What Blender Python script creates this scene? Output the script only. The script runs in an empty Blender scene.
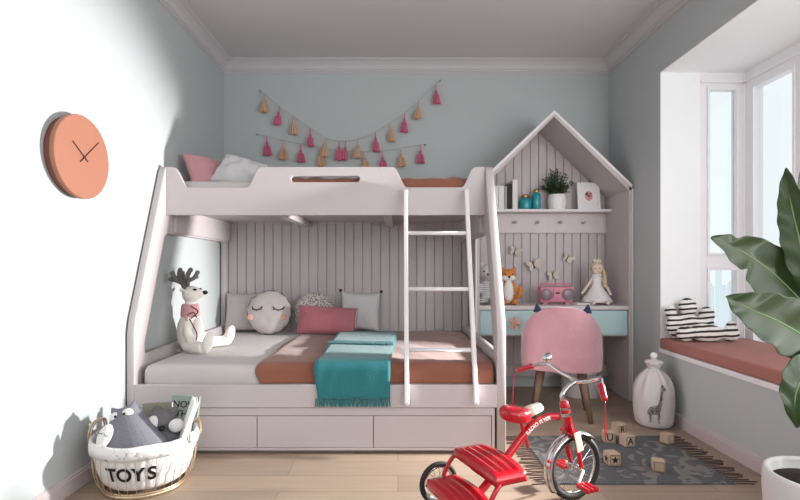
import bpy, bmesh, math, random
from mathutils import Vector, Matrix, Euler, noise
random.seed(7)
PI = math.pi
sc = bpy.context.scene
C = sc.collection

# ---------------------------------------------------------------- camera
F = 475.0
CX, CY, CZ = 398.0, 266.0, 1.05
cam_d = bpy.data.cameras.new('camera'); cam = bpy.data.objects.new('camera', cam_d); C.objects.link(cam)
cam.location = (0, 0, CZ); cam.rotation_euler = (PI/2, 0, 0)
cam_d.sensor_width = 36; cam_d.lens = 36*F/800
cam_d.shift_x = 2/800; cam_d.shift_y = 16/800
cam_d.clip_start = 0.05; cam_d.clip_end = 2000
sc.camera = cam

# ---------------------------------------------------------------- world, lights, exposure
sc.view_settings.view_transform = 'Standard'; sc.view_settings.look = 'None'
sc.view_settings.gamma = 1; sc.view_settings.use_curve_mapping = False
sc.view_settings.exposure = 0.0
w = bpy.data.worlds.new('sky'); sc.world = w; w.use_nodes = True
bgn = w.node_tree.nodes['Background']
bgn.inputs[0].default_value = (0.87, 0.96, 0.985, 1); bgn.inputs[1].default_value = 1.04

def area(name, loc, rot, sx, sy, power, col=(1, 1, 1)):
    d = bpy.data.lights.new(name, 'AREA'); d.shape = 'RECTANGLE'; d.size = sx; d.size_y = sy
    d.energy = power; d.color = col
    o = bpy.data.objects.new(name, d); C.objects.link(o); o.location = loc; o.rotation_euler = rot
    return o
# daylight entering the bay window (part of the bay beside the camera)
area('bay_daylight', (2.40, 0.75, 1.45), (0, PI/2, 0), 1.7, 1.8, 38, (0.985, 0.99, 1.0))
# lamp added at the bay's closed near end to brighten its far jamb
area('bay_end_fill', (2.13, -1.12, 1.5), (-PI/2, 0, PI), 0.5, 1.6, 27, (1.0, 1.0, 1.0))
# fill light added behind the camera, in an opening made for it
area('rear_fill', (0.35, -1.50, 2.1), (PI/2+0.38, 0, 0), 2.4, 1.2, 21, (1.0, 0.98, 0.96))
# unseen spot lamp added by the bay, throwing the left wall's bright patch
sd = bpy.data.lights.new('wall_spot', 'SPOT'); sd.energy = 950; sd.spot_size = math.radians(60); sd.spot_blend = 0.5
sd.shadow_soft_size = 0.07; sd.color = (1.0, 0.985, 0.965)
so = bpy.data.objects.new('wall_spot', sd); C.objects.link(so); so.location = (2.40, 2.62, 1.0)
so.rotation_euler = (Vector((-1.516, 2.15, 0.66))-Vector(so.location)).to_track_quat('-Z', 'Y').to_euler()

# ---------------------------------------------------------------- materials
def lin(h):
    r, g, b = h
    f = lambda c: (c/255/12.92) if c/255 <= 0.04045 else ((c/255+0.055)/1.055)**2.4
    return (f(r), f(g), f(b), 1)
def mat(name, col, rough=0.6, metal=0.0, bump=0.0, scale=60, var=0.0, vscale=6, sheen=0.0, coat=0.0, trans=0.0, spec=0.4):
    m = bpy.data.materials.new(name); m.use_nodes = True
    nt = m.node_tree; p = nt.nodes['Principled BSDF']
    p.inputs['Roughness'].default_value = rough; p.inputs['Metallic'].default_value = metal
    p.inputs['Specular IOR Level'].default_value = spec
    if sheen: p.inputs['Sheen Weight'].default_value = sheen
    if coat: p.inputs['Coat Weight'].default_value = coat; p.inputs['Coat Roughness'].default_value = 0.08
    if trans: p.inputs['Transmission Weight'].default_value = trans
    tc = nt.nodes.new('ShaderNodeTexCoord')
    c = lin(col)
    if var:
        n = nt.nodes.new('ShaderNodeTexNoise'); n.inputs['Scale'].default_value = vscale; n.inputs['Detail'].default_value = 5
        nt.links.new(tc.outputs['Object'], n.inputs['Vector'])
        r = nt.nodes.new('ShaderNodeMix'); r.data_type = 'RGBA'
        r.inputs['A'].default_value = tuple(x*(1-var) for x in c[:3])+(1,)
        r.inputs['B'].default_value = tuple(min(1, x*(1+var)) for x in c[:3])+(1,)
        nt.links.new(n.outputs['Fac'], r.inputs['Factor']); nt.links.new(r.outputs['Result'], p.inputs['Base Color'])
    else:
        p.inputs['Base Color'].default_value = c
    if bump:
        n = nt.nodes.new('ShaderNodeTexNoise'); n.inputs['Scale'].default_value = scale; n.inputs['Detail'].default_value = 4
        nt.links.new(tc.outputs['Object'], n.inputs['Vector'])
        b = nt.nodes.new('ShaderNodeBump'); b.inputs['Strength'].default_value = bump; b.inputs['Distance'].default_value = 0.01
        nt.links.new(n.outputs['Fac'], b.inputs['Height']); nt.links.new(b.outputs['Normal'], p.inputs['Normal'])
    return m
M = {}
M['wall'] = mat('wall_paint', (186, 191, 192), 0.85, bump=0.04, scale=180)
M['bay'] = mat('bay_paint', (246, 248, 249), 0.8)
M['ceil'] = mat('ceiling_paint', (214, 210, 212), 0.9)
M['mold'] = mat('moulding_paint', (200, 197, 199), 0.6)
M['base'] = mat('baseboard_paint', (196, 184, 186), 0.5)
M['white'] = mat('white_paint', (240, 238, 240), 0.45)
M['mauve'] = mat('mauve_lacquer', (196, 187, 188), 0.45, bump=0.02, scale=200)
M['mauve_lt'] = mat('pale_mauve_lacquer', (212, 202, 204), 0.45)
M['mauve_edge'] = mat('white_lacquer_edge', (232, 227, 229), 0.4)
M['blue'] = mat('pale_blue_lacquer', (182, 208, 210), 0.45)
M['dark'] = mat('dark_gap', (60, 54, 56), 0.9)
M['sheet'] = mat('white_sheet', (198, 193, 191), 0.9, bump=0.25, scale=14, sheen=0.2)
M['brown'] = mat('terracotta_blanket', (142, 88, 70), 0.85, bump=0.35, scale=10, sheen=0.25)
M['ledge'] = mat('terracotta_cushion', (172, 118, 108), 0.9, bump=0.1, scale=150)
M['teal'] = mat('teal_wool', (34, 116, 122), 0.85, bump=0.5, scale=120, sheen=0.3)
M['pinkcush'] = mat('dusty_pink_velvet', (168, 100, 108), 0.8, bump=0.25, scale=18, sheen=0.3)
M['pinkpale'] = mat('pale_pink_cloth', (204, 150, 154), 0.85, bump=0.4, scale=12, sheen=0.2)
M['greycush'] = mat('grey_linen', (196, 188, 186), 0.9, bump=0.4, scale=14)
M['whitecush'] = mat('white_linen', (208, 207, 208), 0.9, bump=0.45, scale=16)
M['cream'] = mat('cream_fleece', (236, 231, 222), 0.95, bump=0.3, scale=160, sheen=0.2)
M['darkfelt'] = mat('dark_grey_felt', (104, 104, 103), 0.95, bump=0.3, scale=200)
M['black'] = mat('black', (26, 24, 26), 0.5)
M['brownline'] = mat('dark_brown', (70, 44, 40), 0.8)
M['peach'] = mat('peach_patch', (228, 168, 146), 0.9)
M['velvet'] = mat('pink_velvet', (180, 134, 140), 0.7, bump=1.0, scale=16, var=0.16, vscale=9, sheen=0.5)
M['navy'] = mat('navy_felt', (40, 50, 76), 0.9)
M['woodleg'] = mat('walnut_leg', (112, 90, 76), 0.5, var=0.25, vscale=30)
M['clock'] = mat('terracotta_clock_face', (164, 110, 88), 0.6, var=0.05, vscale=20)
M['clockrim'] = mat('clock_rim', (116, 70, 58), 0.5)
M['red'] = mat('red_enamel', (186, 16, 34), 0.25, coat=0.6)
M['chrome'] = mat('chrome', (205, 205, 208), 0.12, metal=1.0)
M['rubber'] = mat('rubber_tyre', (42, 40, 36), 0.7)
M['creamplastic'] = mat('cream_plastic', (238, 232, 214), 0.4)
M['gold'] = mat('brass', (206, 170, 110), 0.3, metal=1.0)
M['goldwire'] = mat('brass_wire', (214, 192, 164), 0.35, metal=0.9)
M['tealglass'] = mat('teal_glaze', (36, 146, 156), 0.15, coat=0.5)
M['ceramic'] = mat('white_ceramic', (238, 238, 238), 0.35)
M['leaf'] = mat('broad_leaf', (42, 64, 24), 0.38, var=0.35, vscale=9, coat=0.15)
M['leafmid'] = mat('leaf_midrib', (112, 146, 84), 0.5)
M['herb'] = mat('herb_leaf', (60, 84, 50), 0.6, var=0.4, vscale=60)
M['soil'] = mat('dark_soil', (46, 38, 34), 0.95, bump=0.8, scale=60)
M['pot'] = mat('white_stone_pot', (222, 220, 220), 0.7, bump=0.15, scale=60)
M['paper'] = mat('paper_white', (238, 236, 232), 0.8)
M['greypaper'] = mat('grey_paper', (168, 170, 168), 0.8)
M['bookkhaki'] = mat('khaki_book_cover', (146, 142, 128), 0.7)
M['bookgreen'] = mat('sage_book_cover', (150, 158, 152), 0.7)
M['blackbook'] = mat('black_book_cover', (40, 38, 40), 0.6)
M['pinktassel'] = mat('raspberry_paper', (194, 100, 130), 0.7)
M['goldtassel'] = mat('gold_paper', (200, 160, 128), 0.6)
M['string'] = mat('string', (172, 168, 166), 0.9)
M['orange'] = mat('fox_orange', (206, 134, 72), 0.95, bump=0.3, scale=200)
M['greyplush'] = mat('grey_plush', (158, 158, 164), 0.95, bump=0.35, scale=150)
M['owlgrey'] = mat('slate_grey_plush', (124, 124, 132), 0.95, bump=0.35, scale=150)
M['bunnygrey'] = mat('light_grey_knit', (204, 202, 204), 0.95, bump=0.35, scale=150)
M['midgrey'] = mat('mid_grey_plush', (112, 110, 112), 0.95, bump=0.35, scale=150)
M['plushwhite'] = mat('white_plush', (232, 230, 228), 0.95, bump=0.3, scale=150)
M['skin'] = mat('doll_cloth', (226, 206, 192), 0.9)
M['hair'] = mat('doll_yarn_hair', (206, 180, 144), 0.9)
M['butter'] = mat('butterfly_gold_paper', (224, 214, 200), 0.5, var=0.2, vscale=80)
M['radio'] = mat('pink_plastic', (206, 132, 150), 0.35)
M['clearpink'] = mat('grey_translucent_plastic', (132, 116, 124), 0.2)
M['block'] = mat('pale_wood_block', (180, 158, 136), 0.7, var=0.12, vscale=40)
M['box'] = mat('white_card', (214, 208, 208), 0.8)
M['boxlid'] = mat('grey_card', (176, 166, 166), 0.8)
M['sackcloth'] = mat('crumpled_cotton', (206, 200, 198), 0.9, bump=0.7, scale=13)
M['printbrown'] = mat('brown_print', (104, 78, 74), 0.9)
M['liner'] = mat('white_cotton_liner', (228, 226, 226), 0.95, bump=0.3, scale=60)
M['city'] = mat('hazy_tower', (232, 238, 243), 0.9)
M['fringe'] = mat('dark_brown_fringe', (92, 72, 68), 0.95)

def mix_fac(nt, fac_out, a, b, p):
    r = nt.nodes.new('ShaderNodeMix'); r.data_type = 'RGBA'
    r.inputs['A'].default_value = lin(a); r.inputs['B'].default_value = lin(b)
    nt.links.new(fac_out, r.inputs['Factor']); nt.links.new(r.outputs['Result'], p.inputs['Base Color'])
    return r
def nodes(m): return m.node_tree, m.node_tree.nodes['Principled BSDF']
def texcoord(nt, scale=(1, 1, 1), rot=(0, 0, 0)):
    tc = nt.nodes.new('ShaderNodeTexCoord'); mp = nt.nodes.new('ShaderNodeMapping')
    mp.inputs['Scale'].default_value = scale; mp.inputs['Rotation'].default_value = rot
    nt.links.new(tc.outputs['Object'], mp.inputs['Vector']); return mp.outputs['Vector']
def ramp(nt, src, p0, p1):
    r = nt.nodes.new('ShaderNodeMapRange'); r.inputs['From Min'].default_value = p0; r.inputs['From Max'].default_value = p1
    nt.links.new(src, r.inputs['Value']); return r.outputs['Result']
# floor planks
m = mat('oak_floor', (200, 184, 168), 0.42); M['floor'] = m; nt, p = nodes(m)
v = texcoord(nt)
br = nt.nodes.new('ShaderNodeTexBrick'); br.inputs['Scale'].default_value = 1.0
br.inputs['Brick Width'].default_value = 1.5; br.inputs['Row Height'].default_value = 0.17; br.inputs['Mortar Size'].default_value = 0.0018
br.inputs['Color1'].default_value = lin((166, 146, 128)); br.inputs['Color2'].default_value = lin((153, 134, 118)); br.inputs['Mortar'].default_value = lin((126, 108, 92))
br.offset = 0.37
nt.links.new(v, br.inputs['Vector'])
n = nt.nodes.new('ShaderNodeTexNoise'); n.inputs['Scale'].default_value = 1.0; n.inputs['Detail'].default_value = 6
nt.links.new(texcoord(nt, (3, 60, 1)), n.inputs['Vector'])
mx = nt.nodes.new('ShaderNodeMix'); mx.data_type = 'RGBA'; mx.blend_type = 'MULTIPLY'; mx.inputs['Factor'].default_value = 1
rr = nt.nodes.new('ShaderNodeMapRange'); rr.inputs['To Min'].default_value = 0.78; rr.inputs['To Max'].default_value = 1.12
nt.links.new(n.outputs['Fac'], rr.inputs['Value'])
nt.links.new(br.outputs['Color'], mx.inputs['A']); nt.links.new(rr.outputs['Result'], mx.inputs['B']); nt.links.new(mx.outputs['Result'], p.inputs['Base Color'])
# rug with a faint pale floral print
m = mat('rug_grey', (104, 106, 108), 0.95); M['rug'] = m; nt, p = nodes(m)
n = nt.nodes.new('ShaderNodeTexNoise'); n.inputs['Scale'].default_value = 7; n.inputs['Distortion'].default_value = 2.2; n.inputs['Detail'].default_value = 1
nt.links.new(texcoord(nt), n.inputs['Vector'])
mix_fac(nt, ramp(nt, n.outputs['Fac'], 0.54, 0.58), (84, 86, 88), (118, 114, 113), p)
# leopard
m = mat('leopard_print', (210, 200, 190), 0.9); M['leopard'] = m; nt, p = nodes(m)
vo = nt.nodes.new('ShaderNodeTexVoronoi'); vo.inputs['Scale'].default_value = 75
nt.links.new(texcoord(nt), vo.inputs['Vector'])
mix_fac(nt, ramp(nt, vo.outputs['Distance'], 0.34, 0.42), (58, 50, 50), (214, 204, 196), p)
# cloud stripes
def stripes(name, freq, a, b, thr, rot=0.0, axis='Z', wob=0.02):
    m = mat(name, a, 0.9, ); nt, p = nodes(m)
    v = texcoord(nt, rot=(0, rot, 0))
    nz = nt.nodes.new('ShaderNodeTexNoise'); nz.inputs['Scale'].default_value = 9
    nt.links.new(v, nz.inputs['Vector'])
    sp = nt.nodes.new('ShaderNodeSeparateXYZ'); nt.links.new(v, sp.inputs[0])
    a1 = nt.nodes.new('ShaderNodeMath'); a1.operation = 'MULTIPLY_ADD'; a1.inputs[1].default_value = wob
    nt.links.new(nz.outputs['Fac'], a1.inputs[0]); nt.links.new(sp.outputs[axis], a1.inputs[2])
    b1 = nt.nodes.new('ShaderNodeMath'); b1.operation = 'MULTIPLY'; b1.inputs[1].default_value = freq*2*PI; nt.links.new(a1.outputs[0], b1.inputs[0])
    s1 = nt.nodes.new('ShaderNodeMath'); s1.operation = 'SINE'; nt.links.new(b1.outputs[0], s1.inputs[0])
    mix_fac(nt, ramp(nt, s1.outputs[0], thr, thr+0.12), a, b, p); return m
M['cloud'] = stripes('striped_cloud_cloth', 29, (236, 233, 228), (52, 46, 44), 0.25, 0.06)
M['bunnystripe'] = stripes('grey_striped_knit', 60, (216, 214, 214), (150, 150, 156), 0.2, 0, wob=0)
# marble-ish liner fleck
m = mat('speckled_liner', (226, 226, 228), 0.9); M['fleck'] = m; nt, p = nodes(m)
vo = nt.nodes.new('ShaderNodeTexNoise'); vo.inputs['Scale'].default_value = 40
nt.links.new(texcoord(nt), vo.inputs['Vector'])
mix_fac(nt, ramp(nt, vo.outputs['Fac'], 0.58, 0.66), (232, 230, 230), (170, 168, 174), p)
# window glass: thin pane
m = bpy.data.materials.new('window_glass'); m.use_nodes = True; nt = m.node_tree
for nn in list(nt.nodes): nt.nodes.remove(nn)
o_ = nt.nodes.new('ShaderNodeOutputMaterial'); t_ = nt.nodes.new('ShaderNodeBsdfTransparent'); g_ = nt.nodes.new('ShaderNodeBsdfGlossy'); x_ = nt.nodes.new('ShaderNodeMixShader')
g_.inputs['Roughness'].default_value = 0.02; x_.inputs[0].default_value = 0.05
nt.links.new(t_.outputs[0], x_.inputs[1]); nt.links.new(g_.outputs[0], x_.inputs[2]); nt.links.new(x_.outputs[0], o_.inputs[0]); M['glass'] = m

# ---------------------------------------------------------------- geometry helpers
def new(): return bmesh.new()
def box(bm, x0, x1, y0, y1, z0, z1, T=None):
    vs = [Vector((x, y, z)) for z in (z0, z1) for y in (y0, y1) for x in (x0, x1)]
    if T is not None: vs = [T @ v for v in vs]
    v = [bm.verts.new(a) for a in vs]
    for f in ((0, 2, 3, 1), (4, 5, 7, 6), (0, 1, 5, 4), (2, 6, 7, 3), (0, 4, 6, 2), (1, 3, 7, 5)): bm.faces.new([v[i] for i in f])
    return bm
def tube(bm, pts, r, seg=10, closed=False, radii=None, flat=1.0):
    pts = [Vector(p) for p in pts]; n = len(pts); rings = []; prev = None
    for i, p in enumerate(pts):
        if closed: t = (pts[(i+1) % n]-pts[i-1])
        else: t = pts[min(i+1, n-1)]-pts[max(i-1, 0)]
        t.normalize()
        if prev is None:
            a = Vector((0, 0, 1)) if abs(t.z) < 0.9 else Vector((1, 0, 0))
            u = t.cross(a).normalized()
        else:
            u = (prev - t*prev.dot(t)).normalized()
        prev = u; v = t.cross(u)
        rr = radii[i] if radii else r
        rings.append([bm.verts.new(p+u*rr*math.cos(2*PI*k/seg)+v*rr*flat*math.sin(2*PI*k/seg)) for k in range(seg)])
    m_ = n if closed else n-1
    for i in range(m_):
        a, b = rings[i], rings[(i+1) % n]
        for k in range(seg): bm.faces.new((a[k], a[(k+1) % seg], b[(k+1) % seg], b[k]))
    if not closed:
        bm.faces.new(rings[0][::-1]); bm.faces.new(rings[-1])
    return bm
def smooth_pts(pts, n=6, closed=False):
    P = [Vector(p) for p in pts]; out = []; L = len(P)
    rng = range(L) if closed else range(L-1)
    for i in rng:
        p0 = P[(i-1) % L] if (closed or i > 0) else P[i]*2-P[i+1]
        p1 = P[i]; p2 = P[(i+1) % L]
        p3 = P[(i+2) % L] if (closed or i+2 < L) else P[i+1]*2-P[i]
        for k in range(n):
            t = k/n
            out.append(0.5*((2*p1)+(p2-p0)*t+(2*p0-5*p1+4*p2-p3)*t*t+(3*p1-p0-3*p2+p3)*t**3))
    if not closed: out.append(P[-1])
    return out
def lathe(bm, prof, seg=32, T=None, sx=1, sy=1):
    rings = []
    for r, z in prof:
        if r < 1e-6:
            p = Vector((0, 0, z)); rings.append([bm.verts.new(T @ p if T is not None else p)])
        else:
            ring = []
            for k in range(seg):
                p = Vector((r*sx*math.cos(2*PI*k/seg), r*sy*math.sin(2*PI*k/seg), z))
                ring.append(bm.verts.new(T @ p if T is not None else p))
            rings.append(ring)
    for a, b in zip(rings, rings[1:]):
        if len(a) == 1 and len(b) == 1: continue
        for k in range(seg):
            k2 = (k+1) % seg
            if len(a) == 1: bm.faces.new((a[0], b[k2], b[k]))
            elif len(b) == 1: bm.faces.new((a[k], a[k2], b[0]))
            else: bm.faces.new((a[k], a[k2], b[k2], b[k]))
    for e, rev in ((rings[0], True), (rings[-1], False)):
        if len(e) > 1: bm.faces.new(e[::-1] if rev else e)
    return bm
def ball(bm, c, r, seg=16, rot=None):
    if not hasattr(r, '__len__'): r = (r, r, r)
    T = Matrix.Translation(c)
    if rot is not None: T = T @ Euler(rot).to_matrix().to_4x4()
    T = T @ Matrix.Diagonal((r[0], r[1], r[2], 1))
    n = max(6, seg//2)
    prof = [(math.sin(PI*i/n), -math.cos(PI*i/n)) for i in range(n+1)]
    prof[0] = (0, -1); prof[-1] = (0, 1)
    return lathe(bm, prof, seg, T)
def setp(o, **k):
    for a, b in k.items(): o[a] = b
    return o
def obj(name, bm, m, parent=None, bevel=0.0, smooth=False, sub=0, remesh=0.0, solid=0.0, seg=2, loc=None, rot=None):
    bmesh.ops.recalc_face_normals(bm, faces=bm.faces)
    me = bpy.data.meshes.new(name); bm.to_mesh(me); bm.free()
    if smooth or remesh:
        for p_ in me.polygons: p_.use_smooth = True
    me.materials.append(M[m] if isinstance(m, str) else m)
    o = bpy.data.objects.new(name, me); C.objects.link(o)
    if parent is not None: o.parent = parent
    if loc is not None: o.location = loc
    if rot is not None: o.rotation_euler = rot
    if solid:
        s = o.modifiers.new('solidify', 'SOLIDIFY'); s.thickness = solid; s.offset = 0
    if remesh:
        s = o.modifiers.new('remesh', 'REMESH'); s.mode = 'VOXEL'; s.voxel_size = remesh; s.use_smooth_shade = True
        s = o.modifiers.new('smooth', 'SMOOTH'); s.iterations = 6; s.factor = 0.5
    if bevel:
        b = o.modifiers.new('bevel', 'BEVEL'); b.width = bevel; b.segments = seg; b.limit_method = 'ANGLE'
        if seg > 3:
            for p_ in me.polygons: p_.use_smooth = True
    if sub:
        s = o.modifiers.new('subsurf', 'SUBSURF'); s.levels = sub; s.render_levels = sub
    return o
def thing(name, label, cat, loc=(0, 0, 0), rot=(0, 0, 0), group=None):
    o = bpy.data.objects.new(name, None); C.objects.link(o); o.empty_display_size = 0.1
    o.location = loc; o.rotation_euler = rot; o['label'] = label; o['category'] = cat
    if group: o['group'] = group
    return o
def tag(o, label, cat, group=None):
    o['label'] = label; o['category'] = cat
    if group: o['group'] = group
    return o
def struct(name, bm, m, bevel=0, parent=None, smooth=False):
    o = obj(name, bm, m, parent, bevel, smooth)
    if parent is None: o['kind'] = 'structure'
    return o
def curve_mesh(splines, depth, bevel=0.0, T=None):
    """filled 2D outline with holes, extruded by depth (+-depth/2 in local z); returns bmesh"""
    cd = bpy.data.curves.new('tmp', 'CURVE'); cd.dimensions = '2D'; cd.fill_mode = 'BOTH'
    cd.extrude = depth/2-bevel; cd.bevel_depth = bevel; cd.bevel_resolution = 1; cd.offset = -bevel
    for pts in splines:
        s = cd.splines.new('POLY'); s.points.add(len(pts)-1); s.use_cyclic_u = True
        for q, pt in zip(s.points, pts): q.co = (pt[0], pt[1], 0, 1)
    o = bpy.data.objects.new('tmp', cd); C.objects.link(o)
    dg = bpy.context.evaluated_depsgraph_get(); me = bpy.data.meshes.new_from_object(o.evaluated_get(dg))
    bm = bmesh.new(); bm.from_mesh(me)
    bpy.data.objects.remove(o); bpy.data.curves.remove(cd); bpy.data.meshes.remove(me)
    bmesh.ops.remove_doubles(bm, verts=bm.verts, dist=1e-5)
    if T is not None: bmesh.ops.transform(bm, matrix=T, verts=bm.verts)
    return bm
def text_mesh(s, size, depth, T=None, align='CENTER', bold=0.0):
    cd = bpy.data.curves.new('tmp', 'FONT'); cd.body = s; cd.size = size; cd.extrude = depth/2; cd.align_x = align; cd.align_y = 'CENTER'; cd.offset = bold
    o = bpy.data.objects.new('tmp', cd); C.objects.link(o)
    dg = bpy.context.evaluated_depsgraph_get(); me = bpy.data.meshes.new_from_object(o.evaluated_get(dg))
    bm = bmesh.new(); bm.from_mesh(me)
    bpy.data.objects.remove(o); bpy.data.curves.remove(cd); bpy.data.meshes.remove(me)
    if T is not None: bmesh.ops.transform(bm, matrix=T, verts=bm.verts)
    return bm
XZ = lambda y: Matrix(((1, 0, 0, 0), (0, 0, -1, y), (0, 1, 0, 0), (0, 0, 0, 1)))   # local (a,b)->(x=a,z=b)
YZ = lambda x: Matrix(((0, 0, 1, x), (1, 0, 0, 0), (0, 1, 0, 0), (0, 0, 0, 1)))    # local (a,b)->(y=a,z=b)
def frame(o):  # 4x4 from loc, rot
    return Matrix.Translation(o)
def pillow(bm, w, h, t, n=18, pinch=0.07, seed=0, p=0.42, wr=0.004):
    """cushion in local XZ plane (thickness along y), centre at origin"""
    top, bot = {}, {}
    for i in range(n+1):
        for j in range(n+1):
            u = -1+2*i/n; v = -1+2*j/n
            x = w/2*u*(1-pinch*(1-v*v)); z = h/2*v*(1-pinch*(1-u*u))
            th = t/2*max(0, (1-u*u)*(1-v*v))**p
            e = noise.noise(Vector((x*14+seed, z*14, seed)))*wr*2*min(1, th*20)
            edge = i in (0, n) or j in (0, n)
            a = bm.verts.new((x, -th+e if not edge else 0, z)); top[i, j] = a
            bot[i, j] = a if edge else bm.verts.new((x, th+e, z))
    for i in range(n):
        for j in range(n):
            bm.faces.new((top[i, j], top[i+1, j], top[i+1, j+1], top[i, j+1]))
            q = (bot[i, j], bot[i, j+1], bot[i+1, j+1], bot[i+1, j])
            bm.faces.new(q)
    return bm
def planks(bm, x0, x1, y, z0, ztop, w, gap=0.005, th=0.012, x_start=None):
    """tongue boards, each a narrow slab; ztop(x) gives the height"""
    x = x_start if x_start is not None else x0
    while x < x1-0.004:
        a = max(x0, x)+gap/2; b = min(x1, x+w)-gap/2
        if b > a+0.004:
            za, zb = ztop(a), ztop(b)
            vs = [(a, y-th, z0), (b, y-th, z0), (b, y-th, zb), (a, y-th, za), (a, y, z0), (b, y, z0), (b, y, zb), (a, y, za)]
            pk = None
            v = [bm.verts.new(q) for q in vs]
            for f in ((0, 1, 2, 3), (5, 4, 7, 6), (1, 5, 6, 2), (4, 0, 3, 7), (3, 2, 6, 7), (4, 5, 1, 0)): bm.faces.new([v[k] for k in f])
        x += w
    return bm

# ---------------------------------------------------------------- setting
XL, XR, YB, YF, ZC = -1.517, 1.838, 4.14, -1.6, 2.83
BX, BY0, BY1, BZ0, BZ1 = 2.43, -1.2, 3.33, 0.475, 2.41
struct('floor', box(new(), XL-0.1, XR+0.1, YF-0.1, YB+0.1, -0.08, 0), 'floor')
struct('ceiling', box(new(), XL-0.1, XR+0.1, YF-0.1, YB+0.1, ZC, ZC+0.1), 'ceil')
struct('wall_back', box(new(), XL-0.1, XR+0.1, YB, YB+0.1, 0, ZC), 'wall')
struct('wall_left', box(new(), XL-0.1, XL, YF, YB, 0, ZC), 'wall')
bm = new()
box(bm, XR, XR+0.1, BY1, YB, 0, ZC); box(bm, XR, XR+0.1, BY0, BY1, 0, BZ0-0.03); box(bm, XR, XR+0.1, BY0, BY1, BZ1, ZC); box(bm, XR, XR+0.1, YF, BY0, 0, ZC)
struct('wall_right', bm, 'wall')
bm = new()
box(bm, XL, -1.0, YF-0.1, YF, 0, ZC); box(bm, 1.6, XR, YF-0.1, YF, 0, ZC); box(bm, -1.0, 1.6, YF-0.1, YF, 0, 0.6); box(bm, -1.0, 1.6, YF-0.1, YF, 2.6, ZC)
struct('wall_front', bm, 'wall')
# bay: soffit, ledge slab, jambs
bm = new()
box(bm, XR+0.001, BX+0.15, BY0, BY1+0.1, BZ1-0.004, BZ1+0.08); box(bm, XR+0.001, XR+0.1, BY1-0.004, BY1+0.05, BZ0, BZ1)
box(bm, XR+0.1, 2.117, BY1, BY1+0.1, 0.45, BZ1)      # solid part of the far jamb
box(bm, XR, BX+0.1, BY0-0.08, BY0, 0.4, BZ1)
struct('wall_bay', bm, 'bay')
struct('trim_1', box(new(), XR-0.012, BX+0.12, BY0, BY1-0.001, BZ0-0.03, BZ0), 'white', bevel=0.003)
# baseboards
def prof_run(bm, prof, pts):
    """profile given as (out, z) swept along straight, mitred by overlap; pts list of (p0, p1, inward normal)"""
    for p0, p1, nrm in pts:
        a = [bm.verts.new((p0[0]+nrm[0]*o, p0[1]+nrm[1]*o, z)) for o, z in prof]
        b = [bm.verts.new((p1[0]+nrm[0]*o, p1[1]+nrm[1]*o, z)) for o, z in prof]
        k = len(prof)
        for i in range(k): bm.faces.new((a[i], a[(i+1) % k], b[(i+1) % k], b[i]))
        bm.faces.new(a[::-1]); bm.faces.new(b)
    return bm
bp = [(0, 0), (0.014, 0), (0.014, 0.066), (0.010, 0.070), (0.010, 0.078), (0.004, 0.084), (0, 0.084)]
struct('baseboard_left', prof_run(new(), bp, [((XL, YF), (XL, 2.63), (1, 0))]), 'base')
struct('baseboard_right', prof_run(new(), bp, [((XR, YF), (XR, 3.69), (-1, 0))]), 'base')
cp = [(0, ZC), (0.085, ZC), (0.085, ZC-0.010), (0.078, ZC-0.014), (0.062, ZC-0.020), (0.040, ZC-0.040), (0.026, ZC-0.064), (0.024, ZC-0.074), (0.016, ZC-0.078), (0.016, ZC-0.090), (0.006, ZC-0.094), (0.006, ZC-0.104), (0, ZC-0.104)]
struct('trim_2', prof_run(new(), cp, [((XL, YF), (XL, YB), (1, 0))]), 'mold')
struct('trim_3', prof_run(new(), cp, [((XL, YB), (XR, YB), (0, -1))]), 'mold')
struct('trim_4', prof_run(new(), cp, [((XR, YF), (XR, YB), (-1, 0))]), 'mold')

def window_unit(name, panes, plane, thick, z0, z1, zt0, zt1, ztop):
    """plane: ('y', y) faces camera or ('x', x); panes: list of (a0,a1) clear openings; whole span given"""
    ax, pos = plane
    def bx(bm, a0, a1, b0, b1, c0, c1):
        if ax == 'y': box(bm, a0, a1, pos+b0, pos+b1, c0, c1)
        else: box(bm, pos+b0, pos+b1, a0, a1, c0, c1)
    fr = new()
    A0, A1 = panes['span']
    edges = sorted([A0]+[q for pr in panes['clear'] for q in pr]+[A1])
    for i in range(0, len(edges), 2): bx(fr, edges[i], edges[i+1], 0, thick, z0, z1)
    for a0, a1 in panes['clear']:
        bx(fr, a0, a1, 0, thick, z0, z0+0.05); bx(fr, a0, a1, 0, thick, ztop, z1); bx(fr, a0, a1, 0, thick, zt0, zt1)
    w_ = struct(name, fr, 'white', bevel=0.002)
    sh = new()
    for a0, a1 in panes['clear']:
        for c0, c1 in ((z0+0.05, zt0), (zt1, ztop)):
            s = 0.016
            bx(sh, a0, a0+s, -0.012, thick*0.6, c0, c1); bx(sh, a1-s, a1, -0.012, thick*0.6, c0, c1)
            bx(sh, a0+s, a1-s, -0.012, thick*0.6, c0, c0+s); bx(sh, a0+s, a1-s, -0.012, thick*0.6, c1-s, c1)
    obj('window_sash', sh, 'white', w_, bevel=0.002)
    for a0, a1 in panes['clear']:
        for c0, c1 in ((z0+0.05, zt0), (zt1, ztop)):
            g = new(); bx(g, a0+0.016, a1-0.016, 0.02, 0.026, c0+0.016, c1-0.016); obj('pane', g, 'glass', w_)
window_unit('window_1', {'span': (2.117, BX), 'clear': [(2.165, 2.385)]}, ('y', BY1), 0.07, BZ0, BZ1, 1.036, 1.127, 2.30)
window_unit('window_2', {'span': (BY0, BY1), 'clear': [(2.90, 3.25), (2.02, 2.78), (1.15, 1.9), (0.28, 1.03), (-0.6, 0.16)]}, ('x', BX), 0.07, BZ0, BZ1, 1.036, 1.127, 2.28)
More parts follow.
